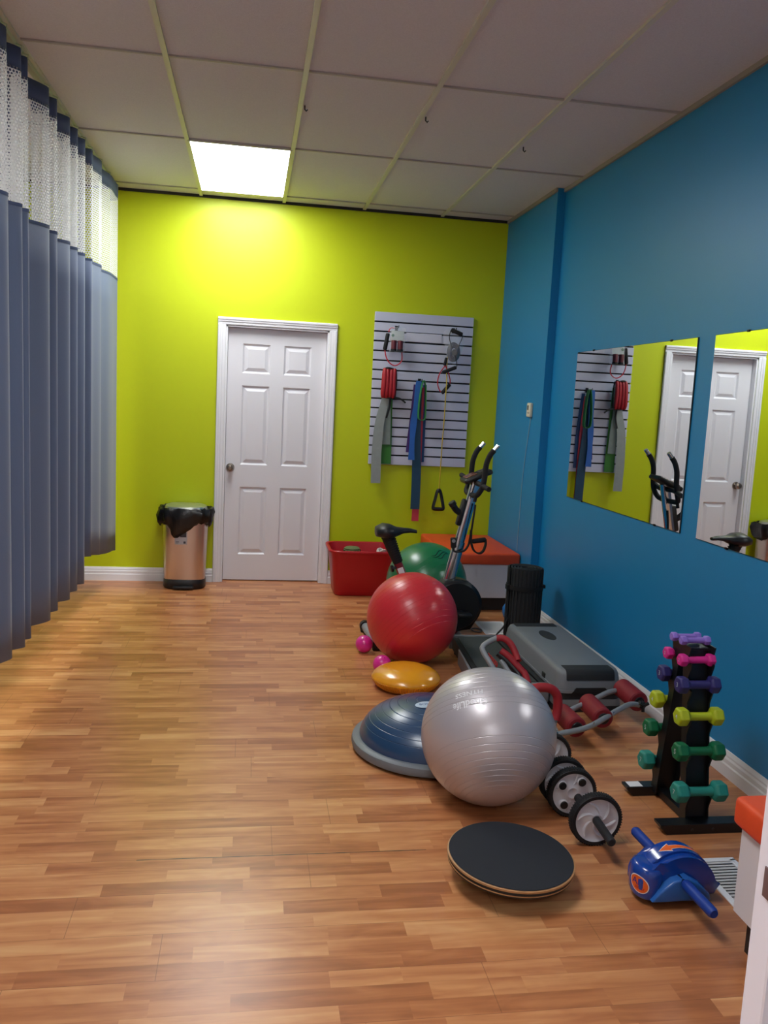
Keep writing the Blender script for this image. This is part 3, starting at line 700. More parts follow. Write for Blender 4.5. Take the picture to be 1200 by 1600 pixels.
# ------------------------------------------------------------------ balls
def ring_ball(bm, c, R_, pole, bands, depth=-.0011, width=.34):
    """sphere lathed round pole, with fine moulded rings at given polar angles (degrees)"""
    angs = set(range(0, 181, 3))
    for b_ in bands:
        for d in (-.62, -.45, -width, -width * .4, 0, width * .4, width, .45, .62): angs.add(round(b_ + d, 3))
    prof = []
    for a in sorted(angs):
        r = R_
        for b_ in bands:
            d = abs(a - b_)
            if d < width * .3: r = R_ + depth
            elif d < width * .7: r = R_ + depth * .5
        prof.append((abs(r * math.sin(math.radians(a))), r * math.cos(math.radians(a))))
    prof[0] = (0, prof[0][1]); prof[-1] = (0, prof[-1][1])
    q = Vector(pole).to_track_quat('Z', 'Y').to_matrix().to_4x4()
    lathe(bm, prof, 96, Matrix.Translation(c) @ q)
def ballmat(name, col, rough, coat=.35, spec=.5):
    return M(name, col, rough, bump=.015, bscale=90, coat=coat, spec=spec, crough=.24)
# silver
SC, SR = Vector((.917, 2.922, .2534)), .2534
t = thing('exercise_ball', 'large silver exercise ball with white lettering in the foreground', 'exercise ball', (.917, 2.922, 0), group='large exercise balls')
bands = [16, 21, 26, 31, 36, 41, 46, 51, 56.5, 62, 68] + [95, 100, 105, 111, 117, 123, 129, 135, 141, 147]
bm = B(); ring_ball(bm, SC, SR, (-.024, -.704, -.71), bands); obj('ball_shell', bm, M('silver_ball_vinyl', (188, 182, 186), .36, metal=.35, bump=.015, bscale=90, coat=.35, crough=.26), t, angle=80)
n0 = Vector((-.463, -.462, .756)).normalized()
up_c = Vector(R1); ur = (-(Vector(R0) - n0 * Vector(R0).dot(n0))).normalized(); uu = n0.cross(ur).normalized()
if uu.dot(up_c) > 0: uu = -uu
bm = B()
def onball(ou, sh=1.0):
    def f(v_):
        d = n0 * SR + ur * v_.x * sh + uu * (v_.y + ou); return SC + d.normalized() * (SR + .0010)
    return f
text_on(bm, 'GoodLife', .040, onball(.022, .88)); obj('printed_lettering', bm, M('silver_white_print', (232, 232, 234), .5), t, smooth=False)
bm = B(); text_on(bm, 'FITNESS', .027, onball(-.020, 1.12)); obj('printed_lettering', bm, M('silver_white_print', (232, 232, 234)), t, smooth=False)
# red
t = thing('exercise_ball', 'large red exercise ball in front of the stationary bike', 'exercise ball', (.943, 4.6, 0), group='large exercise balls')
bm = B(); ring_ball(bm, (.943, 4.6, .26), .26, (.39, -.668, -.634), [48, 55, 62, 69, 75, 81, 87, 92, 97, 103, 109, 115, 122, 130]); obj('ball_shell', bm, ballmat('red_ball_vinyl', (206, 40, 52), .36), t, angle=80)
# green
t = thing('exercise_ball', 'dark green exercise ball behind the bike beside the corner bench', 'exercise ball', (1.207, 5.474, 0), group='large exercise balls')
bm = B(); ring_ball(bm, (1.207, 5.474, .2735), .2735, (.39, -.668, -.634), [70, 78, 86, 94]); obj('ball_shell', bm, ballmat('green_ball_vinyl', (20, 112, 68), .3), t, angle=80)
bm = B(); gc = Vector((1.207, 5.474, .2735)); gn = Vector((.187, -.542, .819)).normalized(); gu = Vector((.9, .3, .15)); gu = (gu - gn * gu.dot(gn)).normalized(); gv = gn.cross(gu)
for L_, sh, off in ((.085, -.02, .028), (.11, 0, 0), (.085, .02, -.028)):
    pts = []
    for k in range(7):
        s = k / 6 - .5; d = gn * .2735 + gu * (s * L_ * 1.25 + sh * .8) + gv * (off * .55 + .02 * math.sin(s * 5))
        pts.append(gc + d.normalized() * .274)
    tube(bm, pts, lambda s: .0032 * math.sin(PI * min(1, max(0.05, s * .95 + .02))) + .0005, 6)
obj('dark_emblem', bm, M('dark_green_print', (8, 44, 28), .5), t)
# pink small balls
pk = M('pink_vinyl', (224, 44, 150), .32, coat=.3)
for (x, y, r), lab in (((.6986, 4.775, .0512), 'small pink ball left of the red ball, farther of the two'), ((.747, 4.391, .051), 'small pink ball beside the yellow balance disc')):
    t = thing('pink_ball', lab, 'ball', (x, y, 0), group='small pink balls')
    bm = B(); ring_ball(bm, (x, y, r), r, (0, 0, 1), []); obj('ball_shell', bm, pk, t)
    bm = B(); v0 = Vector((x, y, r)) + Vector((.162, -.475, .865)).normalized() * (r - .0015); cyl(bm, v0, v0 + Vector((.162, -.475, .865)).normalized() * .002, .003, 10); obj('valve', bm, M('dark_magenta', (60, 10, 40), .6), t)
# yellow balance disc
t = thing('balance_disc', 'yellow inflated balance disc lying on the floor beside the bosu dome', 'balance disc', (.84, 4.17, 0))
yel = M('yellow_vinyl', (236, 158, 26), .25, coat=.5)
prof = [(0, .004), (.10, .002), (.135, .006), (.158, .022), (.174, .042), (.180, .052), (.178, .064), (.16, .084), (.13, .100), (.09, .112), (.04, .118), (0, .119)]
pp_ = catmull([(a, 0, z) for a, z in prof], 4); bm = B(); lathe(bm, [(max(0, p.x), p.z) for p in pp_][:-1] + [(0, .119)], 72, Matrix.Translation((.84, 4.17, 0))); obj('disc_body', bm, yel, t)
bm = B()
for k in range(96):
    a = 2 * PI * k / 96; c, s = math.cos(a), math.sin(a)
    tube(bm, [(.84 + q * c, 4.17 + q * s, z) for q, z in ((.140, .008), (.160, .022), (.177, .043), (.181, .053))], .0028, 6)
o = obj('rim_ribs', bm, M('yellow_ribs', (214, 140, 22), .4), t, smooth=False); o['kind'] = 'stuff'
# bosu dome
bc = Vector((.80, 3.40, 0))
t = thing('balance_dome', 'blue half ball balance trainer on grey base beside the silver ball', 'balance trainer', bc)
bm = B(); lathe(bm, [(0, .012), (.300, .012), (.318, .008), (.332, .016), (.336, .032), (.332, .048), (.318, .056), (.300, .056), (.295, .05), (0, .05)], 96, Matrix.Translation(bc)); obj('base_platform', bm, M('grey_dome_base', (112, 118, 124), .45), t)
bm = B(); lathe(bm, [(0, 0), (.28, 0), (.295, .004), (.295, .013), (0, .013)], 64, Matrix.Translation(bc)); obj('base_foot', bm, black_pl, t)
bm = B(); prof = []
Rd = .302; H = .168
rg = [12, 20, 28, 36, 44, 52, 60, 68]
angs = sorted(set(list(range(0, 91, 3)) + [round(b_ + d, 2) for b_ in rg for d in (-.9, -.6, -.4, -.2, .2, .4, .6, .9)]))
for a in angs:
    e = -.0012 if any(abs(a - b_) < .3 for b_ in rg) else 0
    prof.append(((Rd + e) * math.sin(math.radians(a)), .05 + (H + e) * math.cos(math.radians(a))))
prof[0] = (0, prof[0][1]); lathe(bm, prof, 96, Matrix.Translation(bc)); obj('dome', bm, ballmat('navy_dome_vinyl', (34, 66, 102), .28), t, angle=80)
bm = B()
def dome_pt(x, y, e=.001):
    rr = min(.999, math.hypot(x - bc.x, y - bc.y) / Rd); return Vector((x, y, .05 + H * math.sqrt(1 - rr * rr) + e))
lx, ly = .765, 3.345
V0 = bm.verts.new(dome_pt(lx, ly, .0028)); VV = [bm.verts.new(dome_pt(lx + .045 * math.cos(a), ly + .028 * math.sin(a), .0028)) for a in [2 * PI * k / 24 for k in range(24)]]
for k in range(24): bm.faces.new((V0, VV[k], VV[(k + 1) % 24]))
lp_ = obj('logo_patch', bm, M('pale_blue_patch', (190, 205, 222), .5), t, smooth=False)
bm = B(); text_on(bm, 'BOSU', .024, lambda v_: dome_pt(lx + v_.x * .9, ly + v_.y * .9, .0040)); obj('logo_lettering', bm, M('blue_print', (60, 90, 150), .5), lp_, smooth=False)

# ------------------------------------------------------------------ balance board
c0 = Vector((.845, 2.375, 0)); tilt = Matrix.Translation((.845, 2.375, .082)) @ Matrix.Rotation(math.radians(2.0), 4, Vector((.6, 1, 0)))
t = thing('balance_board', 'round black topped wooden balance board tilted on the floor in front', 'balance board', c0)
bm = B(); lathe(bm, [(0, .001), (.198, .001), (.2, .002), (.2, .0075), (.1985, .0085), (0, .0085)], 96, tilt); obj('wooden_disc', bm, M('plywood_edge', (180, 134, 88), .5, bump=.1, bscale=30, var=.15, vscale=40), t)
bm = B(); lathe(bm, [(0, .0082), (.194, .0082), (.1955, .010), (.194, .0115), (0, .0115)], 96, tilt); obj('grip_surface', bm, M('black_grip_tape', (30, 34, 42), .85, bump=.5, bscale=700), t)
bm = B(); lathe(bm, [(0, -.018), (.194, -.018), (.197, -.016), (.197, -.002), (.196, .001), (0, .001)], 96, tilt); obj('lower_disc', bm, M('dark_underside', (26, 24, 24), .6), t)
bm = B(); lathe(bm, [(.196, -.0115), (.1985, -.011), (.1985, -.0085), (.196, -.008)], 96, tilt); obj('lower_wood_edge', bm, M('plywood_edge', (180, 134, 88)), t)
bm = B(); lathe(bm, [(.0, -.081), (.03, -.079), (.06, -.066), (.085, -.045), (.10, -.018), (0, -.018)], 48, tilt); obj('rocker_dome', bm, black_pl, t)

# ------------------------------------------------------------------ ab wheels
def wheel_disc(t, c, r, style):
    # c: centre, axis along y
    A = Matrix.Translation(c) @ Matrix.Rotation(PI / 2, 4, 'X')     # local z -> -y
    bm = B(); lathe(bm, [(r * .84, -.016), (r * .96, -.017), (r, -.012), (r, .012), (r * .96, .017), (r * .84, .016)], 64, A)
    for k in range(60):
        a = 2 * PI * k / 60; bx(bm, Vector(c) + Vector((r * math.cos(a), 0, r * math.sin(a))), (.0035, .028, .003), Matrix.Rotation(-a, 4, 'Y'))
    obj('tyre', bm, M('black_rubber', (20, 20, 23), .7), t)
    bm = B(); lathe(bm, [(0, .004), (.02, .013), (r * .3, .010), (r * .62, .005), (r * .78, .010), (r * .85, .014), (r * .855, -.014), (r * .78, -.010), (0, -.006)], 64, A)
    if style == 'swirl':
        for k in range(6):
            a0 = 2 * PI * k / 6; pts = []
            for q in range(7):
                s = q / 6; rr = .016 + (r * .76 - .016) * s; a = a0 + s * 1.0; pts.append(Vector(c) + Vector((rr * math.cos(a), -.0105 + .004 * math.sin(PI * s), rr * math.sin(a))))
            tube(bm, pts, lambda s: .0035 + .004 * math.sin(PI * s), 8, flat=.6)
    else:
        for k in range(4):
            a = PI / 4 + k * PI / 2 + .15; p = Vector(c) + Vector((r * .58 * math.cos(a), 0, r * .58 * math.sin(a))); cyl(bm, p, p + Vector((0, -.016, 0)), .0175, 24, .003)
            tube(bm, [Vector(c) + Vector((rr * math.cos(a + .42 * sgn), -.007, rr * math.sin(a + .42 * sgn))) for rr, sgn in ((r * .8, 1), (r * .5, .9), (r * .35, 1.2))], .004, 8)
    wd_ = obj('wheel_disc', bm, M('pearl_grey_plastic', (208, 206, 212), .32), t)
    if style == 'plugs':
        for k in range(4):
            a = PI / 4 + k * PI / 2 + .15; p = Vector(c) + Vector((r * .58 * math.cos(a), -.012, r * .58 * math.sin(a))); bm = B(); cyl(bm, p, p + Vector((0, -.010, 0)), .0145, 20, .002); obj('plug', bm, black_pl, wd_)
gripm = M('ribbed_black_grip', (30, 31, 34), .6, bump=.3, bscale=400)
t = thing('ab_roller', 'front ab wheel with swirled grey disc and black handle toward camera', 'ab roller', (1.211, 2.575, 0), group='ab wheels in a row beside the silver ball')
wheel_disc(t, (1.211, 2.575, .0925), .0915, 'swirl')
bm = B(); cyl(bm, (1.211, 2.57, .092), (1.203, 2.42, .090), .0148, 24, .004); obj('handle', bm, gripm, t)
bm = B(); cyl(bm, (1.212, 2.585, .092), (1.210, 2.735, .092), .0148, 24, .004); obj('handle', bm, gripm, t)
t = thing('ab_roller', 'double ab wheel with black round plugs on its grey disc', 'ab roller', (1.20, 2.80, 0), group='ab wheels in a row beside the silver ball')
wheel_disc(t, (1.203, 2.776, .0925), .0915, 'plugs'); wheel_disc(t, (1.204, 2.868, .0925), .0915, 'swirl')
bm = B(); cyl(bm, (1.203, 2.785, .092), (1.204, 2.965, .092), .0148, 24, .004); obj('handle', bm, gripm, t)
t = thing('ab_roller', 'rearmost ab wheel half hidden behind the silver ball', 'ab roller', (1.245, 3.12, 0), group='ab wheels in a row beside the silver ball')
wheel_disc(t, (1.232, 3.10, .0925), .0915, 'swirl')
bm = B(); cyl(bm, (1.232, 3.09, .092), (1.225, 2.99, .092), .0148, 24, .004); cyl(bm, (1.232, 3.11, .092), (1.234, 3.205, .092), .0148, 24, .004); obj('handle', bm, gripm, t)

# ------------------------------------------------------------------ blue ab roller
t = thing('ab_roller', 'blue plastic ab roller with orange arrow on the floor near register', 'ab roller', (1.33, 2.26, 0))
bl = M('glossy_blue_plastic', (14, 66, 160), .18, coat=.6)
bl2 = M('blue_side_plastic', (40, 100, 178), .3)
bx_c = 1.325
def arc(cx_, cz_, r, a0, a1, n): return [(cx_ + r * math.cos(math.radians(a0 + (a1 - a0) * k / n)), cz_ + r * math.sin(math.radians(a0 + (a1 - a0) * k / n))) for k in range(n + 1)]
body = [(1.222, .022), (1.206, .050), (1.206, .080), (1.214, .100), (1.228, .112), (1.246, .117)] + arc(1.345, .040, .112, 132, 8, 14) + [(1.466, .040), (1.455, .022), (1.40, .022), (1.30, .018), (1.24, .018)]
bm = B(); prism(bm, body, 2.215, 2.315, 'Y', bev=.014, seg=4); obj('shell', bm, bl, t, angle=60)
rb = arc(1.340, .040, .119, 142, 12, 16); rb2 = arc(1.340, .040, .090, 12, 142, 16)
bm = B(); prism(bm, rb + rb2, 2.240, 2.292, 'Y', bev=.008, seg=3); obj('top_ridge', bm, bl, t, angle=60)
sidep = [(1.235, .026), (1.258, .058), (1.298, .090), (1.342, .102), (1.39, .075), (1.42, .045), (1.425, .026)]
bm = B(); prism(bm, sidep, 2.185, 2.345, 'Y', bev=.006, seg=2); obj('side_cover', bm, bl2, t, angle=60)
bm = B()
for xx in (1.27, 1.39): cyl(bm, (xx, 2.25, .022), (xx, 2.32, .022), .022, 24, .003)
obj('roller_wheel', bm, black_pl, t)
ba, bz = Vector((1.312, 2.485, .095)), Vector((1.338, 2.03, .086))
bm = B(); grip(bm, ba, ba + (bz - ba) * .28, .0165); obj('handle_grip', bm, M('blue_foam_grip', (14, 58, 150), .5), t)
bm = B(); grip(bm, bz, bz + (ba - bz) * .33, .0165); obj('handle_grip', bm, M('blue_foam_grip', (14, 58, 150)), t)
bm = B(); cyl(bm, ba + (bz - ba) * .27, ba + (bz - ba) * .68, .009, 16); obj('axle', bm, M('dark_axle', (40, 60, 110), .25, metal=.6), t)
bm = B()
av, ap = [], []
def on_arc(s, v_, r=.12): a = math.radians(118 - s * 72); return Vector((1.340 + r * math.cos(a), v_ - .019, .040 + r * math.sin(a)))
def arrow(bm, grow, r):
    up, dn = [], []
    N_ = 12
    for k in range(N_ + 1):
        s = .22 + .78 * k / N_; wd = .0095 - .005 * k / N_ + grow * .7
        up.append(bm.verts.new(on_arc(min(1.02, s + grow * 3 * (k == N_)), 2.285 + wd, r))); dn.append(bm.verts.new(on_arc(min(1.02, s), 2.285 - wd, r)))
    for k in range(N_): bm.faces.new((up[k], up[k + 1], dn[k + 1], dn[k]))
    tip = bm.verts.new(on_arc(0 - grow * 6, 2.285, r)); a_ = bm.verts.new(on_arc(.24 + grow * 2, 2.285 + .018 + grow * 1.5, r)); b2 = bm.verts.new(on_arc(.24 + grow * 2, 2.285 - .018 - grow * 1.5, r)); m1 = bm.verts.new(on_arc(.12, 2.285 + .009 + grow, r)); m2 = bm.verts.new(on_arc(.12, 2.285 - .009 - grow, r))
    bm.faces.new((tip, m1, m2)); bm.faces.new((m1, a_, b2, m2))
bm = B(); arrow(bm, .0025, .1196); obj('arrow_outline', bm, decal_white, t, smooth=False)
bm = B(); arrow(bm, 0, .1201); obj('orange_arrow', bm, M('orange_print', (238, 104, 34), .4), t, smooth=False)
# rounded nose with an oval badge
NC, NRX, NRY = (1.246, 2.262), .047, .060
bm = B(); loft(bm, [[(NC[0] + NRX * f * math.cos(a), NC[1] + NRY * f * math.sin(a), z) for a in [2 * PI * q / 40 for q in range(40)]] for f, z in ((.90, .020), (.98, .030), (1.0, .050), (1.0, .088), (.96, .102), (.86, .112), (.60, .118))])
obj('nose', bm, bl, t, angle=60)
def on_nose(u, v_, off):
    a = math.radians(214) + u / .053; c_, s_ = math.cos(a), math.sin(a)
    n_ = Vector((c_ / NRX, s_ / NRY, 0)).normalized()
    return Vector((NC[0] + NRX * c_, NC[1] + NRY * s_, .064 + v_)) + n_ * off
def badge(a, b_, off):
    bm = B(); rings = []
    for f in (1, .75, .5, .25): rings.append([bm.verts.new(on_nose(a * f * math.cos(q) + .004 * f * math.sin(q), b_ * f * math.sin(q) - .006 * f * math.cos(q), off)) for q in [2 * PI * k / 32 for k in range(32)]])
    for r0, r1 in zip(rings, rings[1:]):
        for k in range(32): bm.faces.new((r0[k], r0[(k + 1) % 32], r1[(k + 1) % 32], r1[k]))
    bm.faces.new(rings[-1]); return bm
obj('badge_border', badge(.033, .027, .0004), decal_white, t, smooth=False)
bdg = obj('badge', badge(.030, .024, .0009), M('orange_print', (238, 104, 34)), t, smooth=False)
bm = B(); text_on(bm, 'AB', .028, lambda q: on_nose(q.x - .006, q.y + .005, .0014)); obj('badge_lettering', bm, M('purple_print', (70, 40, 130), .5), bdg, smooth=False)
bm = B(); text_on(bm, 'slider', .015, lambda q: on_nose(q.x + .004, q.y - .011, .0014)); obj('badge_lettering', bm, M('red_print', (190, 30, 30), .5), bdg, smooth=False)

# ------------------------------------------------------------------ floor registers
def register(x0, x1, y0, y1, label, n):
    t = thing('floor_register', label, 'vent', ((x0 + x1) / 2, (y0 + y1) / 2, 0), group='white floor registers')
    bm = B(); f = .022
    bb(bm, x0, x1, y0, y0 + f, 0, .006, bev=.002); bb(bm, x0, x1, y1 - f, y1, 0, .006, bev=.002); bb(bm, x0, x0 + f, y0 + .01, y1 - .01, 0, .006, bev=.002); bb(bm, x1 - f, x1, y0 + .01, y1 - .01, 0, .006, bev=.002)
    obj('frame', bm, white_pl, t, smooth=False)
    bm = B(); bb(bm, x0 + f * .8, x1 - f * .8, y0 + f * .8, y1 - f * .8, 0.0002, .0012); obj('duct_opening', bm, black_matte, t, smooth=False)
    bm = B()
    for k in range(n):
        y = y0 + f + (y1 - y0 - 2 * f) * (k + .5) / n; bx(bm, ((x0 + x1) / 2, y, .004), (x1 - x0 - 2 * f, (y1 - y0) / n * .36, .0015), Matrix.Rotation(.35, 4, 'X'))
    obj('louvres', bm, M('grey_louvre', (200, 200, 200), .5), t, smooth=False)
register(1.50, 1.66, 2.125, 2.45, 'white floor register between blue ab roller and orange topped bench', 17)
register(1.555, 1.76, 5.155, 5.47, 'white floor register between the bike wheel and rolled mat', 22)
bm = B(); tube(bm, [(1.515 + .03 * math.cos(a) * (1 + .1 * k), 5.245 + .045 * math.sin(a), .004 + .002 * k) for k in range(3) for a in [2 * PI * q / 14 for q in range(14)]], .003, 6)
tag(obj('wire_coil', bm, M('grey_wire', (110, 112, 116), .4, metal=.5)), 'small loose coil of grey wire on the floor by far register', 'wire')

# ------------------------------------------------------------------ rolled mat
mc = Vector((1.79, 5.145, 0)); mm = M('charcoal_mat_foam', (38, 40, 42), .8, bump=.3, bscale=90)
t = thing('rolled_mat', 'tall rolled black exercise mat standing against the blue wall', 'exercise mat', mc)
bm = B(); pts = []; turns = 4.6; N_ = 150
for k in range(N_ + 1):
    s = k / N_; a = s * turns * 2 * PI - .6; r = .018 + .090 * s; pts.append((mc.x + r * math.cos(a), mc.y + r * math.sin(a)))
prev = None; th = .009
for k, (x, y) in enumerate(pts):
    d = Vector((x - mc.x, y - mc.y, 0)).normalized() * th
    q = [bm.verts.new((x, y, 0.001)), bm.verts.new((x + d.x, y + d.y, 0.001)), bm.verts.new((x + d.x, y + d.y, .458)), bm.verts.new((x, y, .458))]
    if prev:
        for i in range(4): bm.faces.new((prev[i], prev[(i + 1) % 4], q[(i + 1) % 4], q[i]))
    else: bm.faces.new(q)
    prev = q
bm.faces.new(prev[::-1])
for k in range(30):
    a = 2 * PI * k / 30; bx(bm, (mc.x + .1155 * math.cos(a), mc.y + .1155 * math.sin(a), .23), (.003, .006, .45), Matrix.Rotation(a, 4, 'Z'))
obj('rolled_foam', bm, mm, t)
bm = B(); lathe(bm, [(.1165, .318), (.1205, .318), (.1205, .345), (.1165, .345)], 48, Matrix.Translation(mc)); bx(bm, (mc.x - .12, mc.y - .02, .33), (.02, .04, .03)); bx(bm, (mc.x + .12, mc.y - .02, .335), (.02, .03, .02)); obj('strap', bm, black_matte, t)
bm = B(); ribbon(bm, [(mc.x - .108, mc.y - .03, .13), (mc.x - .14, mc.y - .05, .07), (mc.x - .185, mc.y - .06, .02), (mc.x - .17, mc.y - .09, .012), (mc.x - .115, mc.y - .07, .03)], (.3, 1, .2), .028, .003); obj('carry_strap', bm, black_matte, t)
bm = B(); lathe(bm, [(0, 0), (.02, .002), (.045, .018), (.055, .05), (.055, .085), (.04, .11), (.015, .122), (0, .123)], 32, Matrix.Translation((1.835, 5.54, 0))); tag(obj('massage_ball', bm, M('sky_blue_vinyl', (40, 120, 190), .4)), 'small blue ball half hidden behind the rolled black mat', 'ball')

# ------------------------------------------------------------------ treadmill deck
t = thing('walking_treadmill', 'flat dark treadmill deck on the floor beside the grey step', 'treadmill', (1.37, 4.3, 0))
bm = B(); prism(bm, [(1.235, 4.775), (1.50, 4.775), (1.50, 3.925), (1.185, 3.925)], .02, .094, 'Z', bev=.004); obj('deck', bm, M('deck_black', (28, 30, 31), .6), t)
bm = B(); prism(bm, [(1.262, 4.762), (1.474, 4.762), (1.478, 3.955), (1.212, 3.955)], .095, .101, 'Z'); obj('belt', bm, M('dark_belt', (52, 58, 56), .8, bump=.4, bscale=500), t, smooth=False)
bm = B(); prism(bm, [(1.225, 4.55), (1.215, 4.55), (1.158, 3.92), (1.178, 3.92)], .0, .088, 'Z', bev=.003); obj('side_rail', bm, M('light_grey_rail', (136, 140, 142), .4), t, smooth=False)
bm = B(); bb(bm, 1.485, 1.518, 3.90, 4.78, 0, .104, bev=.006); obj('side_rail', bm, black_pl, t)
bm = B(); bb(bm, 1.17, 1.516, 3.86, 3.925, .02, .112, bev=.012, seg=3); obj('end_cap', bm, grey_pl, t)
bm = B(); bb(bm, 1.22, 1.516, 4.775, 4.80, .02, .104, bev=.006); obj('end_cap', bm, grey_pl, t)
bm = B()
for x, y in ((1.21, 3.95), (1.50, 3.95), (1.26, 4.74), (1.50, 4.74)): cyl(bm, (x, y, 0), (x, y, .03), .02, 16)
obj('foot', bm, black_pl, t)

# ------------------------------------------------------------------ aerobic step
t = thing('aerobic_step', 'grey and black aerobic step platform beside the blue wall', 'step platform', (1.70, 4.26, 0))
sc0 = (1.70, 4.255)
def rr2(w_, d, r, z): return rrect(sc0[0], sc0[1], w_, d, r, z, 5)
bm = B(); loft(bm, [rr2(.345, .925, .05, .105), rr2(.34, .92, .05, .125), rr2(.325, .895, .05, .185), rr2(.31, .88, .05, .202), rr2(.285, .855, .045, .207)]); obj('platform', bm, grey_pl, t, angle=50)
bm = B()
loft(bm, [rr2(.352, .932, .055, .098), rr2(.352, .932, .055, .112)]); obj('platform_lip', bm, M('grey_lip', (128, 132, 136), .4), t)
bm = B()
prism(bm, [(sc0[1] - yy, z) for yy, z in ((.362, .204), (.362, .2098), (.424, .2098), (.438, .2065), (.4475, .198), (.4525, .184), (.4565, .160), (.450, .160), (.440, .190), (.425, .203))], sc0[0] - .125, sc0[0] + .125, 'X', bev=.0015)
obj('grip_pad', bm, M('step_black_rubber', (30, 33, 36), .7, bump=.3, bscale=400), t)
bm = B(); prism(bm, [(sc0[1] + yy, z) for yy, z in ((.362, .204), (.362, .2098), (.424, .2098), (.438, .2065), (.4475, .198), (.4525, .184), (.4565, .160), (.450, .160), (.440, .190), (.425, .203))], sc0[0] - .125, sc0[0] + .125, 'X', bev=.0015)
obj('grip_pad', bm, M('step_black_rubber', (30, 33, 36), .7, bump=.3, bscale=400), t)
bm = B(); lathe(bm, [(0, .2065), (1, .2065), (1, .2085), (0, .2085)], 40, Matrix.Translation((sc0[0] - .0, sc0[1] + .18, 0)), sx=.04, sy=.095); obj('centre_emblem', bm, M('step_black_rubber', (30, 33, 36)), t, smooth=False)
bm = B()
for s in (-1, 1):
    y = sc0[1] + s * .31
    loft(bm, [rrect(sc0[0], y, .335, .29, .04, .062), rrect(sc0[0], y, .325, .28, .04, .104)])
obj('upper_riser', bm, M('riser_black', (24, 26, 29), .55), t)
bm = B()
for s in (-1, 1):
    y = sc0[1] + s * .31
    loft(bm, [rrect(sc0[0], y, .355, .305, .04, .03), rrect(sc0[0], y, .345, .30, .04, .062)])
obj('middle_riser', bm, grey_pl, t)
bm = B()
for s in (-1, 1):
    y = sc0[1] + s * .31
    loft(bm, [rrect(sc0[0], y, .36, .31, .045, .0), rrect(sc0[0], y, .352, .305, .045, .03)])
obj('lower_riser', bm, M('riser_black', (24, 26, 29)), t)
for y in (4.60, 4.0):
    bm = B(); bx(bm, (1.533, y, .118), (.016, .045, .035), bev=.004); obj('slot', bm, black_matte, t)
bm = B(); prism(bm, [(1.60, .098), (1.80, .098), (1.775, .124), (1.625, .124)], sc0[1] - .4675, sc0[1] - .455, 'Y'); obj('hand_recess', bm, black_matte, t)
bm = B(); tube(bm, [(1.527, 4.58, .108), (1.527, 4.05, .108)], .004, 8); obj('edge_rib', bm, M('grey_lip', (128, 132, 136)), t)  # thin rib in the grey of the lip, along the platform edge

# ------------------------------------------------------------------ ab trainer with rollers
t = thing('abdominal_trainer', 'folded grey tube ab trainer with dark red foam rollers on floor', 'ab trainer', (1.5, 3.5, 0))
bm = B(); tube(bm, [(1.24, 3.255, .085), (1.33, 3.282, .10), (1.50, 3.345, .105), (1.68, 3.47, .125), (1.78, 3.535, .135), (1.853, 3.567, .12)], .0125, 14, smooth_n=6); obj('frame_rail', bm, grey_tube, t)
bm = B(); tube(bm, [(1.28, 3.42, .08), (1.40, 3.49, .10), (1.50, 3.56, .10), (1.66, 3.66, .115), (1.76, 3.715, .13), (1.84, 3.745, .13)], .0125, 14, smooth_n=6); obj('frame_rail', bm, grey_tube, t)
rd2 = M('red_roller_foam', (132, 20, 32), .65, bump=.2, bscale=300)
for i, (a, b_) in enumerate((((1.451, 3.535, .098), (1.456, 3.358, .098)), ((1.624, 3.645, .105), (1.612, 3.434, .108)), ((1.848, 3.765, .135), (1.857, 3.590, .125)))):
    bm = B(); cyl(bm, a, b_, .046 if i < 2 else .048, 32, .006); r_ = obj('foam_roller_sleeve', bm, rd2, t)
    a, b_ = Vector(a), Vector(b_); d = (b_ - a).normalized()
    bm = B(); cyl(bm, a - d * .006, b_ + d * .006, .026, 20, .002); obj('hub', bm, black_pl, t)
bm = B(); cyl(bm, (1.857, 3.590, .125), (1.858, 3.55, .122), .018, 16, .003)
for k in range(3):
    a = 2 * PI * k / 3 + .5; tube(bm, [(1.86, 3.552, .122), (1.86 + .028 * math.cos(a), 3.548, .122 + .028 * math.sin(a))], .008, 8)
obj('knob', bm, black_pl, t)
bm = B()
for p in ((1.33, 3.27, .11), (1.53, 3.352, .118), (1.66, 3.445, .130)): cyl(bm, p, (p[0], p[1] - .005, p[2] + .006), .004, 8)
obj('bolt', bm, chrome, t)
# upper loop folded back over the deck
bm = B(); tube(bm, [(1.27, 3.44, .09), (1.245, 3.6, .13), (1.225, 3.78, .175), (1.19, 3.84, .235), (1.165, 3.89, .280), (1.168, 3.91, .300), (1.20, 3.925, .318), (1.245, 3.93, .338)], .0135, 14, smooth_n=6)
obj('upper_loop', bm, grey_tube, t)
bm = B(); tube(bm, [(1.242, 3.93, .336), (1.275, 3.92, .338), (1.305, 3.90, .318), (1.322, 3.87, .283), (1.328, 3.83, .25)], .0165, 16, smooth_n=6); obj('foam_grip', bm, red_foam, t)
bm = B(); tube(bm, [(1.30, 3.50, .10), (1.285, 3.68, .16), (1.268, 3.82, .215), (1.25, 3.86, .243)], .0125, 12, smooth_n=5); obj('inner_tube', bm, grey_tube, t)
bm = B(); tube(bm, [(1.248, 3.87, .292), (1.285, 3.85, .268), (1.325, 3.82, .228), (1.352, 3.79, .20), (1.358, 3.75, .165)], .017, 12, smooth_n=5, flat=.8); obj('padded_bar', bm, red_foam, t)
bm = B(); tube(bm, [(1.238, 3.88, .275), (1.272, 3.86, .248), (1.31, 3.83, .212), (1.335, 3.80, .18)], .018, 12, smooth_n=5); obj('black_bracket', bm, black_pl, t)
bm = B(); pts = []
for k in range(46):
    s = k / 45; pts.append((1.185 + .052 * s + .006 * math.sin(s * 31), 3.87, .267 - .052 * s + .011 * math.cos(s * 31)))
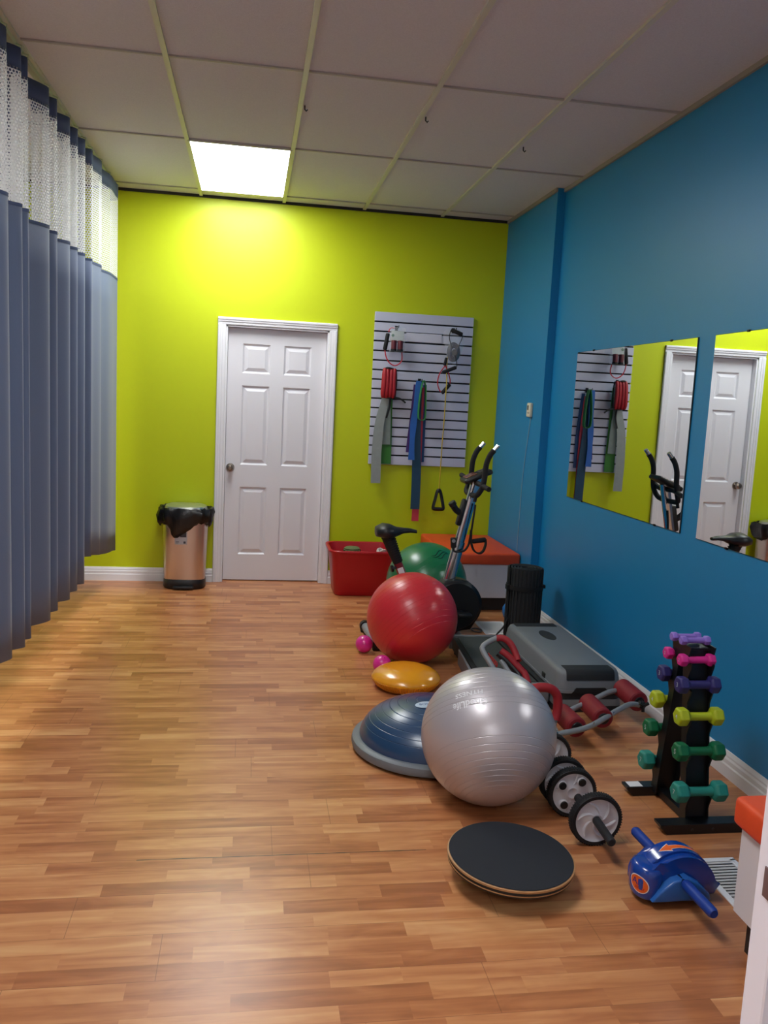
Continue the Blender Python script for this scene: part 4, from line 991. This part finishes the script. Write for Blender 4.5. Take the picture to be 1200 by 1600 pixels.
tube(bm, pts, .0022, 6); obj('red_script_emblem', bm, M('red_script', (196, 44, 40), .5), t)
bm = B(); tube(bm, [(1.225, 3.40, .255), (1.285, 3.40, .268), (1.338, 3.40, .262), (1.370, 3.40, .228), (1.374, 3.395, .17), (1.365, 3.385, .125)], .0205, 16, smooth_n=6); obj('foam_handle', bm, red_foam, t)
bm = B(); tube(bm, [(1.365, 3.385, .13), (1.355, 3.375, .10), (1.34, 3.30, .10)], .012, 12, smooth_n=4); tube(bm, [(1.228, 3.40, .255), (1.20, 3.42, .23), (1.20, 3.44, .12), (1.24, 3.43, .075)], .012, 12, smooth_n=4); obj('handle_tube', bm, grey_tube, t)
bm = B(); tube(bm, [(1.235, 3.25, .085), (1.20, 3.30, .030), (1.20, 3.42, .014), (1.24, 3.46, .014), (1.27, 3.44, .08)], .014, 12, smooth_n=5); obj('base_tube', bm, black_metal, t)

# ------------------------------------------------------------------ stationary bike (faces +x in plane y=5)
BY = 5.0
t = thing('stationary_bike', 'black and chrome stationary exercise bike behind the red ball', 'exercise bike', (1.1, BY, 0))
bm = B(); 
def seat_sec(s):   # s 0 back .. 1 nose
    wv = [.085, .098, .095, .062, .036, .028, .022][min(6, int(s * 6 + .5))]
    return wv
secs = []
for k in range(13):
    s = k / 12; x = .773 + .250 * s
    i = s * 6; i0 = min(5, int(i)); f = i - i0; tab = [.070, .098, .094, .060, .036, .028, .020]; wd = tab[i0] * (1 - f) + tab[i0 + 1] * f
    zt = [.722, .742, .738, .722, .718, .716, .706]; z_t = zt[i0] * (1 - f) + zt[i0 + 1] * f
    hb = [.060, .088, .084, .056, .034, .028, .020]; h = hb[i0] * (1 - f) + hb[i0 + 1] * f
    secs.append([(x, BY + wd * math.cos(a), z_t - h / 2 + h / 2 * math.copysign(abs(math.sin(a)) ** .7, math.sin(a))) for a in [2 * PI * q / 20 for q in range(20)]])
loft(bm, secs); seat = obj('saddle', bm, M('black_saddle_vinyl', (22, 26, 30), .45), t, angle=70)
bm = B(); tube(bm, [(.835, BY, .69), (.858, BY, .63), (.882, BY, .575), (.918, BY, .502)], lambda s: .041 - .011 * s, 16, smooth_n=4); 
for k in range(12): 
    s = k / 11; p = Vector((.846, BY, .665)).lerp(Vector((.914, BY, .512)), s)
    tube(bm, [p, p + Vector((.002, 0, -.005))], .043 - .011 * s, 16)
obj('post_boot', bm, black_matte, t)
bm = B(); d = Vector((.40, 0, -.917)); p0 = Vector((.912, BY, .508)); tube(bm, [p0, p0 + d * .14, p0 + d * .30], .027, 16); obj('seat_tube', bm, M('maroon_metal', (128, 30, 40), .35), t)
bm = B(); bx(bm, (.935, BY - .029, .452), (.036, .003, .045), Matrix.Rotation(math.radians(-22), 4, 'Y')); obj('sticker', bm, decal_white, t, smooth=False)
bm = B(); cyl(bm, (.915, BY - .01, .475), (.885, BY - .02, .468), .008, 10); cyl(bm, (.888, BY - .02, .468), (.870, BY - .022, .464), .022, 12, .004); obj('adjuster_knob', bm, black_pl, t)
bm = B(); tube(bm, [(.80, BY, .06), (.95, BY, .12), (1.05, BY, .18), (1.25, BY, .22)], .030, 14, smooth_n=4); tube(bm, [(1.25, BY, .15), (1.30, BY, .06)], .028, 14); obj('main_frame', bm, M('maroon_metal', (128, 30, 40)), t)
bm = B(); cyl(bm, (1.29, BY - .062, .243), (1.29, BY + .062, .243), .166, 64, .022); prism(bm, [(1.15, .33), (1.21, .405), (1.31, .408), (1.40, .36), (1.448, .28), (1.445, .18), (1.39, .09), (1.30, .08), (1.18, .1)], BY - .055, BY + .055, 'Y', bev=.015); obj('flywheel_housing', bm, M('housing_black', (16, 17, 19), .38), t)
bm = B(); cyl(bm, (1.235, BY - .085, .21), (1.235, BY + .085, .21), .014, 14); bx(bm, (1.275, BY - .078, .21), (.10, .016, .024), bev=.005); bx(bm, (1.195, BY + .078, .21), (.10, .016, .024), bev=.005); obj('crank', bm, M('dark_crank', (60, 60, 64), .3, metal=.8), t)
for xx, s in ((1.325, -1), (1.15, 1)):
    bm = B(); bx(bm, (xx, BY + s * .118, .205), (.085, .075, .024), bev=.006); obj('pedal', bm, black_pl, t)
# chrome upright: wide lower sleeve, slimmer upper tube
u0, u1 = Vector((1.243, BY, .395)), Vector((1.385, BY, 1.045)); ud = (u1 - u0)
def oval_bar(bm, a, b_, rx, ry):
    ax = (b_ - a).normalized(); q = ax.cross(Vector((0, 1, 0))).normalized(); S_ = []
    for p in (a, b_): S_.append([p + q * rx * math.copysign(abs(math.cos(k)) ** .6, math.cos(k)) + Vector((0, 1, 0)) * ry * math.copysign(abs(math.sin(k)) ** .6, math.sin(k)) for k in [2 * PI * i / 20 for i in range(20)]])
    loft(bm, S_)
bm = B(); oval_bar(bm, u0, u0 + ud * .38, .036, .028); obj('upright_sleeve', bm, chrome, t)
bm = B(); oval_bar(bm, u0 + ud * .37, u1, .031, .022); obj('upright', bm, chrome, t)
bm = B(); bx(bm, u0 + ud * .66 + Vector((-.038, 0, 0)), (.035, .045, .17), Matrix.Rotation(math.atan2(ud.x, ud.z), 4, 'Y'), bev=.012); 
p = u0 + ud * .66 + Vector((-.045, 0, .02)); tube(bm, [p + Vector((.01, 0, -.03)), p + Vector((-.03, -.01, -.005)), p + Vector((-.06, -.02, .035))], .02, 14, smooth_n=3); cyl(bm, p + Vector((-.050, -.02, .022)), p + Vector((-.066, -.022, .045)), .024, 16, .004); obj('tension_bracket', bm, black_pl, t)
rotc = Matrix.Rotation(math.radians(-24), 4, 'Y')
bm = B(); bx(bm, (1.378, BY, 1.052), (.185, .15, .032), rotc, bev=.013, seg=3); cons = obj('console', bm, M('console_black', (22, 23, 25), .4), t)
bm = B(); bx(bm, (1.338, BY, 1.054), (.075, .10, .006), rotc, bev=.002); obj('display', bm, M('console_screen', (110, 70, 58), .25), cons)
for k in range(3):
    bm = B(); bx(bm, (1.395 + .018 * k, BY, 1.0780 + .0080 * k), (.008, .10, .004), rotc); obj('console_button', bm, M('console_grey', (84, 80, 80), .5), cons)
bm = B()
for s in (-1, 1):
    y = BY + s * .155
    tube(bm, [(1.435, y, 1.222), (1.412, y, 1.190), (1.393, y, 1.135), (1.388, y, 1.06), (1.378, y, 1.0), (1.36, BY + s * .14, .957), (1.352, BY + s * .10, .940), (1.352, BY, .936)], .0165, 14, smooth_n=5)
hbar = obj('handlebar', bm, foamh, t)
for s in (-1, 1):
    y = BY + s * .155; bm = B(); cyl(bm, (1.430, y, 1.215), (1.460, y, 1.252), .0135, 16, .002); obj('handlebar_tip', bm, chrome, hbar)
bm = B()
for s in (-1, 1): tube(bm, [(1.345 + .05 * (s < 0), BY + s * .24, 1.035 - .04 * (s < 0)), (1.372, BY + s * .10, 1.012), (1.375, BY, 1.010)], .0155, 12, smooth_n=4)
tube(bm, [(1.352, BY, .936), (1.385, BY, .98)], .016, 12); tube(bm, [(1.352, BY - .12, .945), (1.345, BY - .12, .905)], .011, 10)
obj('cross_grip', bm, foamh, t)
bm = B(); tube(bm, [(.785, 4.83, .035), (.775, 5.0, .035), (.765, 5.21, .035)], .028, 16); obj('rear_stabilizer', bm, grey_tube, t)
for yy, xx, s in ((4.835, .786, -1), (5.205, .765, 1)):
    bm = B(); tube(bm, [(xx, yy - .005 * s, .036), (xx, yy + s * .035, .036)], .036, 18); bx(bm, (xx, yy + s * .012, .012), (.062, .05, .024), bev=.006); obj('end_cap', bm, black_pl, t)
bm = B(); tube(bm, [(1.325, 4.84, .035), (1.325, 5.16, .035)], .028, 16); obj('front_stabilizer', bm, grey_tube, t)
for yy in (4.845, 5.155):
    bm = B(); cyl(bm, (1.325, yy - .02, .036), (1.325, yy + .02, .036), .036, 18, .004); obj('transport_wheel', bm, black_pl, t)
# cord with handles hung from the bike
t = thing('hanging_cord', 'black exercise cord with two strap handles hanging from bike upright', 'exercise cord', (1.40, 4.95, .58))
bm = B(); tube(bm, [(1.372, 4.955, .88), (1.366, 4.95, .82), (1.360, 4.95, .76), (1.354, 4.95, .69)], .0065, 8, smooth_n=5); obj('cord', bm, black_matte, t)
bm = B(); tube(bm, [(1.354, 4.95, .70), (1.345, 4.955, .63), (1.32, 4.955, .592), (1.285, 4.955, .585)], .007, 8, smooth_n=5); obj('cord', bm, black_matte, t)
bm = B(); ribbon(bm, [(1.354, 4.95, .72), (1.358, 4.95, .65), (1.378, 4.95, .598), (1.41, 4.95, .578), (1.438, 4.95, .592), (1.452, 4.95, .635), (1.448, 4.95, .668)], (0, 1, 0), .024, .010, 6); obj('strap_loop', bm, black_matte, t)
bm = B(); grip(bm, (1.366, 4.95, .652), (1.450, 4.95, .664), .015); g_ = obj('foam_grip', bm, foamh, t)
bm = B(); ribbon(bm, [(1.253, 4.955, .66), (1.246, 4.955, .61), (1.256, 4.955, .585), (1.29, 4.955, .583)], (0, 1, 0), .022, .006, 6); obj('strap_loop', bm, black_matte, t)
bm = B(); cyl(bm, (1.243, 4.945, .672), (1.250, 4.945, .610), .018, 16, .004); g_ = obj('foam_grip', bm, foamh, t)
bm = B(); cyl(bm, (1.243, 4.93, .655), (1.243, 4.924, .655), .011, 16); obj('grey_button', bm, grey_tube, g_)

# ------------------------------------------------------------------ dumbbell rack
t = thing('dumbbell_rack', 'black metal A frame dumbbell rack standing on two flat feet', 'rack', (1.65, 2.79, 0))
levels = [(.143, 2.64, 2.925, .066), (.284, 2.665, 2.905, .061), (.405, 2.69, 2.885, .060), (.515, 2.715, 2.865, .058), (.600, 2.74, 2.845, .042)]
for sgn, yb, yt in ((-1, 2.668, 2.768), (1, 2.912, 2.815)):
    bm = B()
    ribbon(bm, [(1.64, yb, .02), (1.64, yt, .640)], (1, 0, 0), .082, .004, 0)
    for xs_ in (1.597, 1.683):
        poly = [(yb - sgn * .03, .02), (yb, .02)]
        N_ = 60
        outer = []
        for k in range(N_ + 1):
            z = .02 + .625 * k / N_; yc = yb + (yt - yb) * (z - .02) / .62; e = .014
            for (lz, ly1, ly2, hd) in levels:
                d_ = z - (lz - .012)
                if -.055 < d_ < .006: e = max(e, .014 + .030 * (1 + d_ / .055 if d_ < 0 else 1))
            outer.append((yc + sgn * e, z))
        poly = [(yb - sgn * .028, .02)] + outer + [(yt - sgn * .018, .645)]
        prism(bm, poly, xs_ - .0025, xs_ + .0025, 'X')
    obj('upright', bm, black_metal, t, smooth=False)
bm = B(); bb(bm, 1.592, 1.688, 2.755, 2.828, .636, .646, bev=.002); prism(bm, [(2.74, .60), (2.845, .60), (2.86, .655), (2.725, .655)], 1.590, 1.595, 'X'); prism(bm, [(2.74, .60), (2.845, .60), (2.86, .655), (2.725, .655)], 1.685, 1.690, 'X'); obj('top_cradle', bm, black_metal, t, smooth=False)
for y, x0, x1 in ((2.64, 1.478, 1.835), (2.935, 1.488, 1.835)):
    bm = B(); prism(bm, [(x0, .038), (x0 + .002, .028), (x0 + .028, 0), (x1 - .028, 0), (x1 - .002, .028), (x1, .038)], y - .027, y + .027, 'Y', bev=.002); obj('foot_bar', bm, black_metal, t, smooth=False)
bm = B(); bb(bm, 1.615, 1.655, 2.66, 2.92, .004, .034, bev=.002); obj('connecting_bar', bm, black_metal, t, smooth=False)
bm = B(); bb(bm, 1.502, 1.556, 2.913, 2.957, .0381, .0388); obj('sticker', bm, decal_white, t, smooth=False)
bm = B()
for x in (1.60, 1.68): cyl(bm, (x, 2.610, .018), (x, 2.613, .018), .005, 8)
obj('bolt', bm, M('dark_bolt', (44, 42, 42), .5), t)
def dumbbell(L_, hd, hl, hr, col, label, loc, num, smooth_head=False):
    key = 'vinyl_' + '_'.join(map(str, col)); m = M(key, col, .5, bump=.12, bscale=500)
    t = thing('dumbbell', label, 'dumbbell', loc, group='vinyl dumbbells on the black rack', world=False)
    for s in (-1, 1):
        bm = B(); R_ = hd / 2 / math.cos(PI / 6) * 1.0
        A = Matrix.Rotation(PI / 2, 4, 'Y') if s > 0 else Matrix.Rotation(-PI / 2, 4, 'Y')
        rot = Matrix.Rotation(PI / 6, 4, 'X')
        x0 = L_ / 2 - hl
        lathe(bm, [(0, x0 - .002), (hr, x0 - .002), (R_ * .72, x0), (R_ * .93, x0 + hl * .10), (R_, x0 + hl * .26), (R_, x0 + hl * .78), (R_ * .93, x0 + hl * .93), (R_ * .78, L_ / 2), (0, L_ / 2)], 6, rot @ A)
        o = obj('head', bm, m, t, angle=12)
        if s < 0: hd_o = o
        bv = o.modifiers.new('b', 'BEVEL'); bv.width = .0025; bv.segments = 2; bv.limit_method = 'ANGLE'; bv.angle_limit = .4
    bm = B(); tube(bm, [(-L_ / 2 + hl * .9, 0, 0), (-L_ / 2 + hl * 1.3, 0, 0), (0, 0, 0), (L_ / 2 - hl * 1.3, 0, 0), (L_ / 2 - hl * .9, 0, 0)], lambda s: hr * (1.18 if s in (0, 1) else 1), 20); obj('handle', bm, m, t)
    if num:
        bm = B(); text_on(bm, num, hd * .42, lambda v_: Vector((-L_ / 2 - .0006, -v_.x, v_.y))); obj('number', bm, M('dumbbell_print', (190, 205, 205), .6), hd_o, smooth=False)
    return t
spec = [((38, 138, 124), 'teal', .197, .066, .050, .0165, '7', 1.628, 1.640),
        ((8, 104, 62), 'green', .184, .061, .046, .0155, '5', 1.625, 1.630),
        ((178, 192, 30), 'yellow', .174, .060, .042, .0150, '4', 1.627, 1.632),
        ((44, 40, 104), 'navy', .160, .057, .038, .0155, '3', 1.625, 1.633),
        ((216, 38, 140), 'pink', .137, .042, .030, .0130, '2', 1.625, 1.625)]
for (lz, y1, y2, hd_), (col, nm, L_, hd, hl, hr, num, x1, x2) in zip(levels, spec):
    a = dumbbell(L_, hd, hl, hr, col, '%s hex dumbbell on the near side of the rack, fully visible' % nm, (x1, y1, lz + .006), num)
    dup(a, (x2, y2, lz), '%s hex dumbbell on the far side of the rack, only its end showing' % nm)
a = dumbbell(.115, .031, .024, .0105, (142, 112, 204), 'lavender dumbbell in front, lying on the very top of the rack', (1.628, 2.768, .671), '1')
dup(a, (1.618, 2.818, .671), 'lavender dumbbell behind, lying on the very top of the rack')

# tidy helper keys
for o in bpy.data.objects:
    for k in ('_world', '_origin', '_child'):
        if k in o: del o[k]
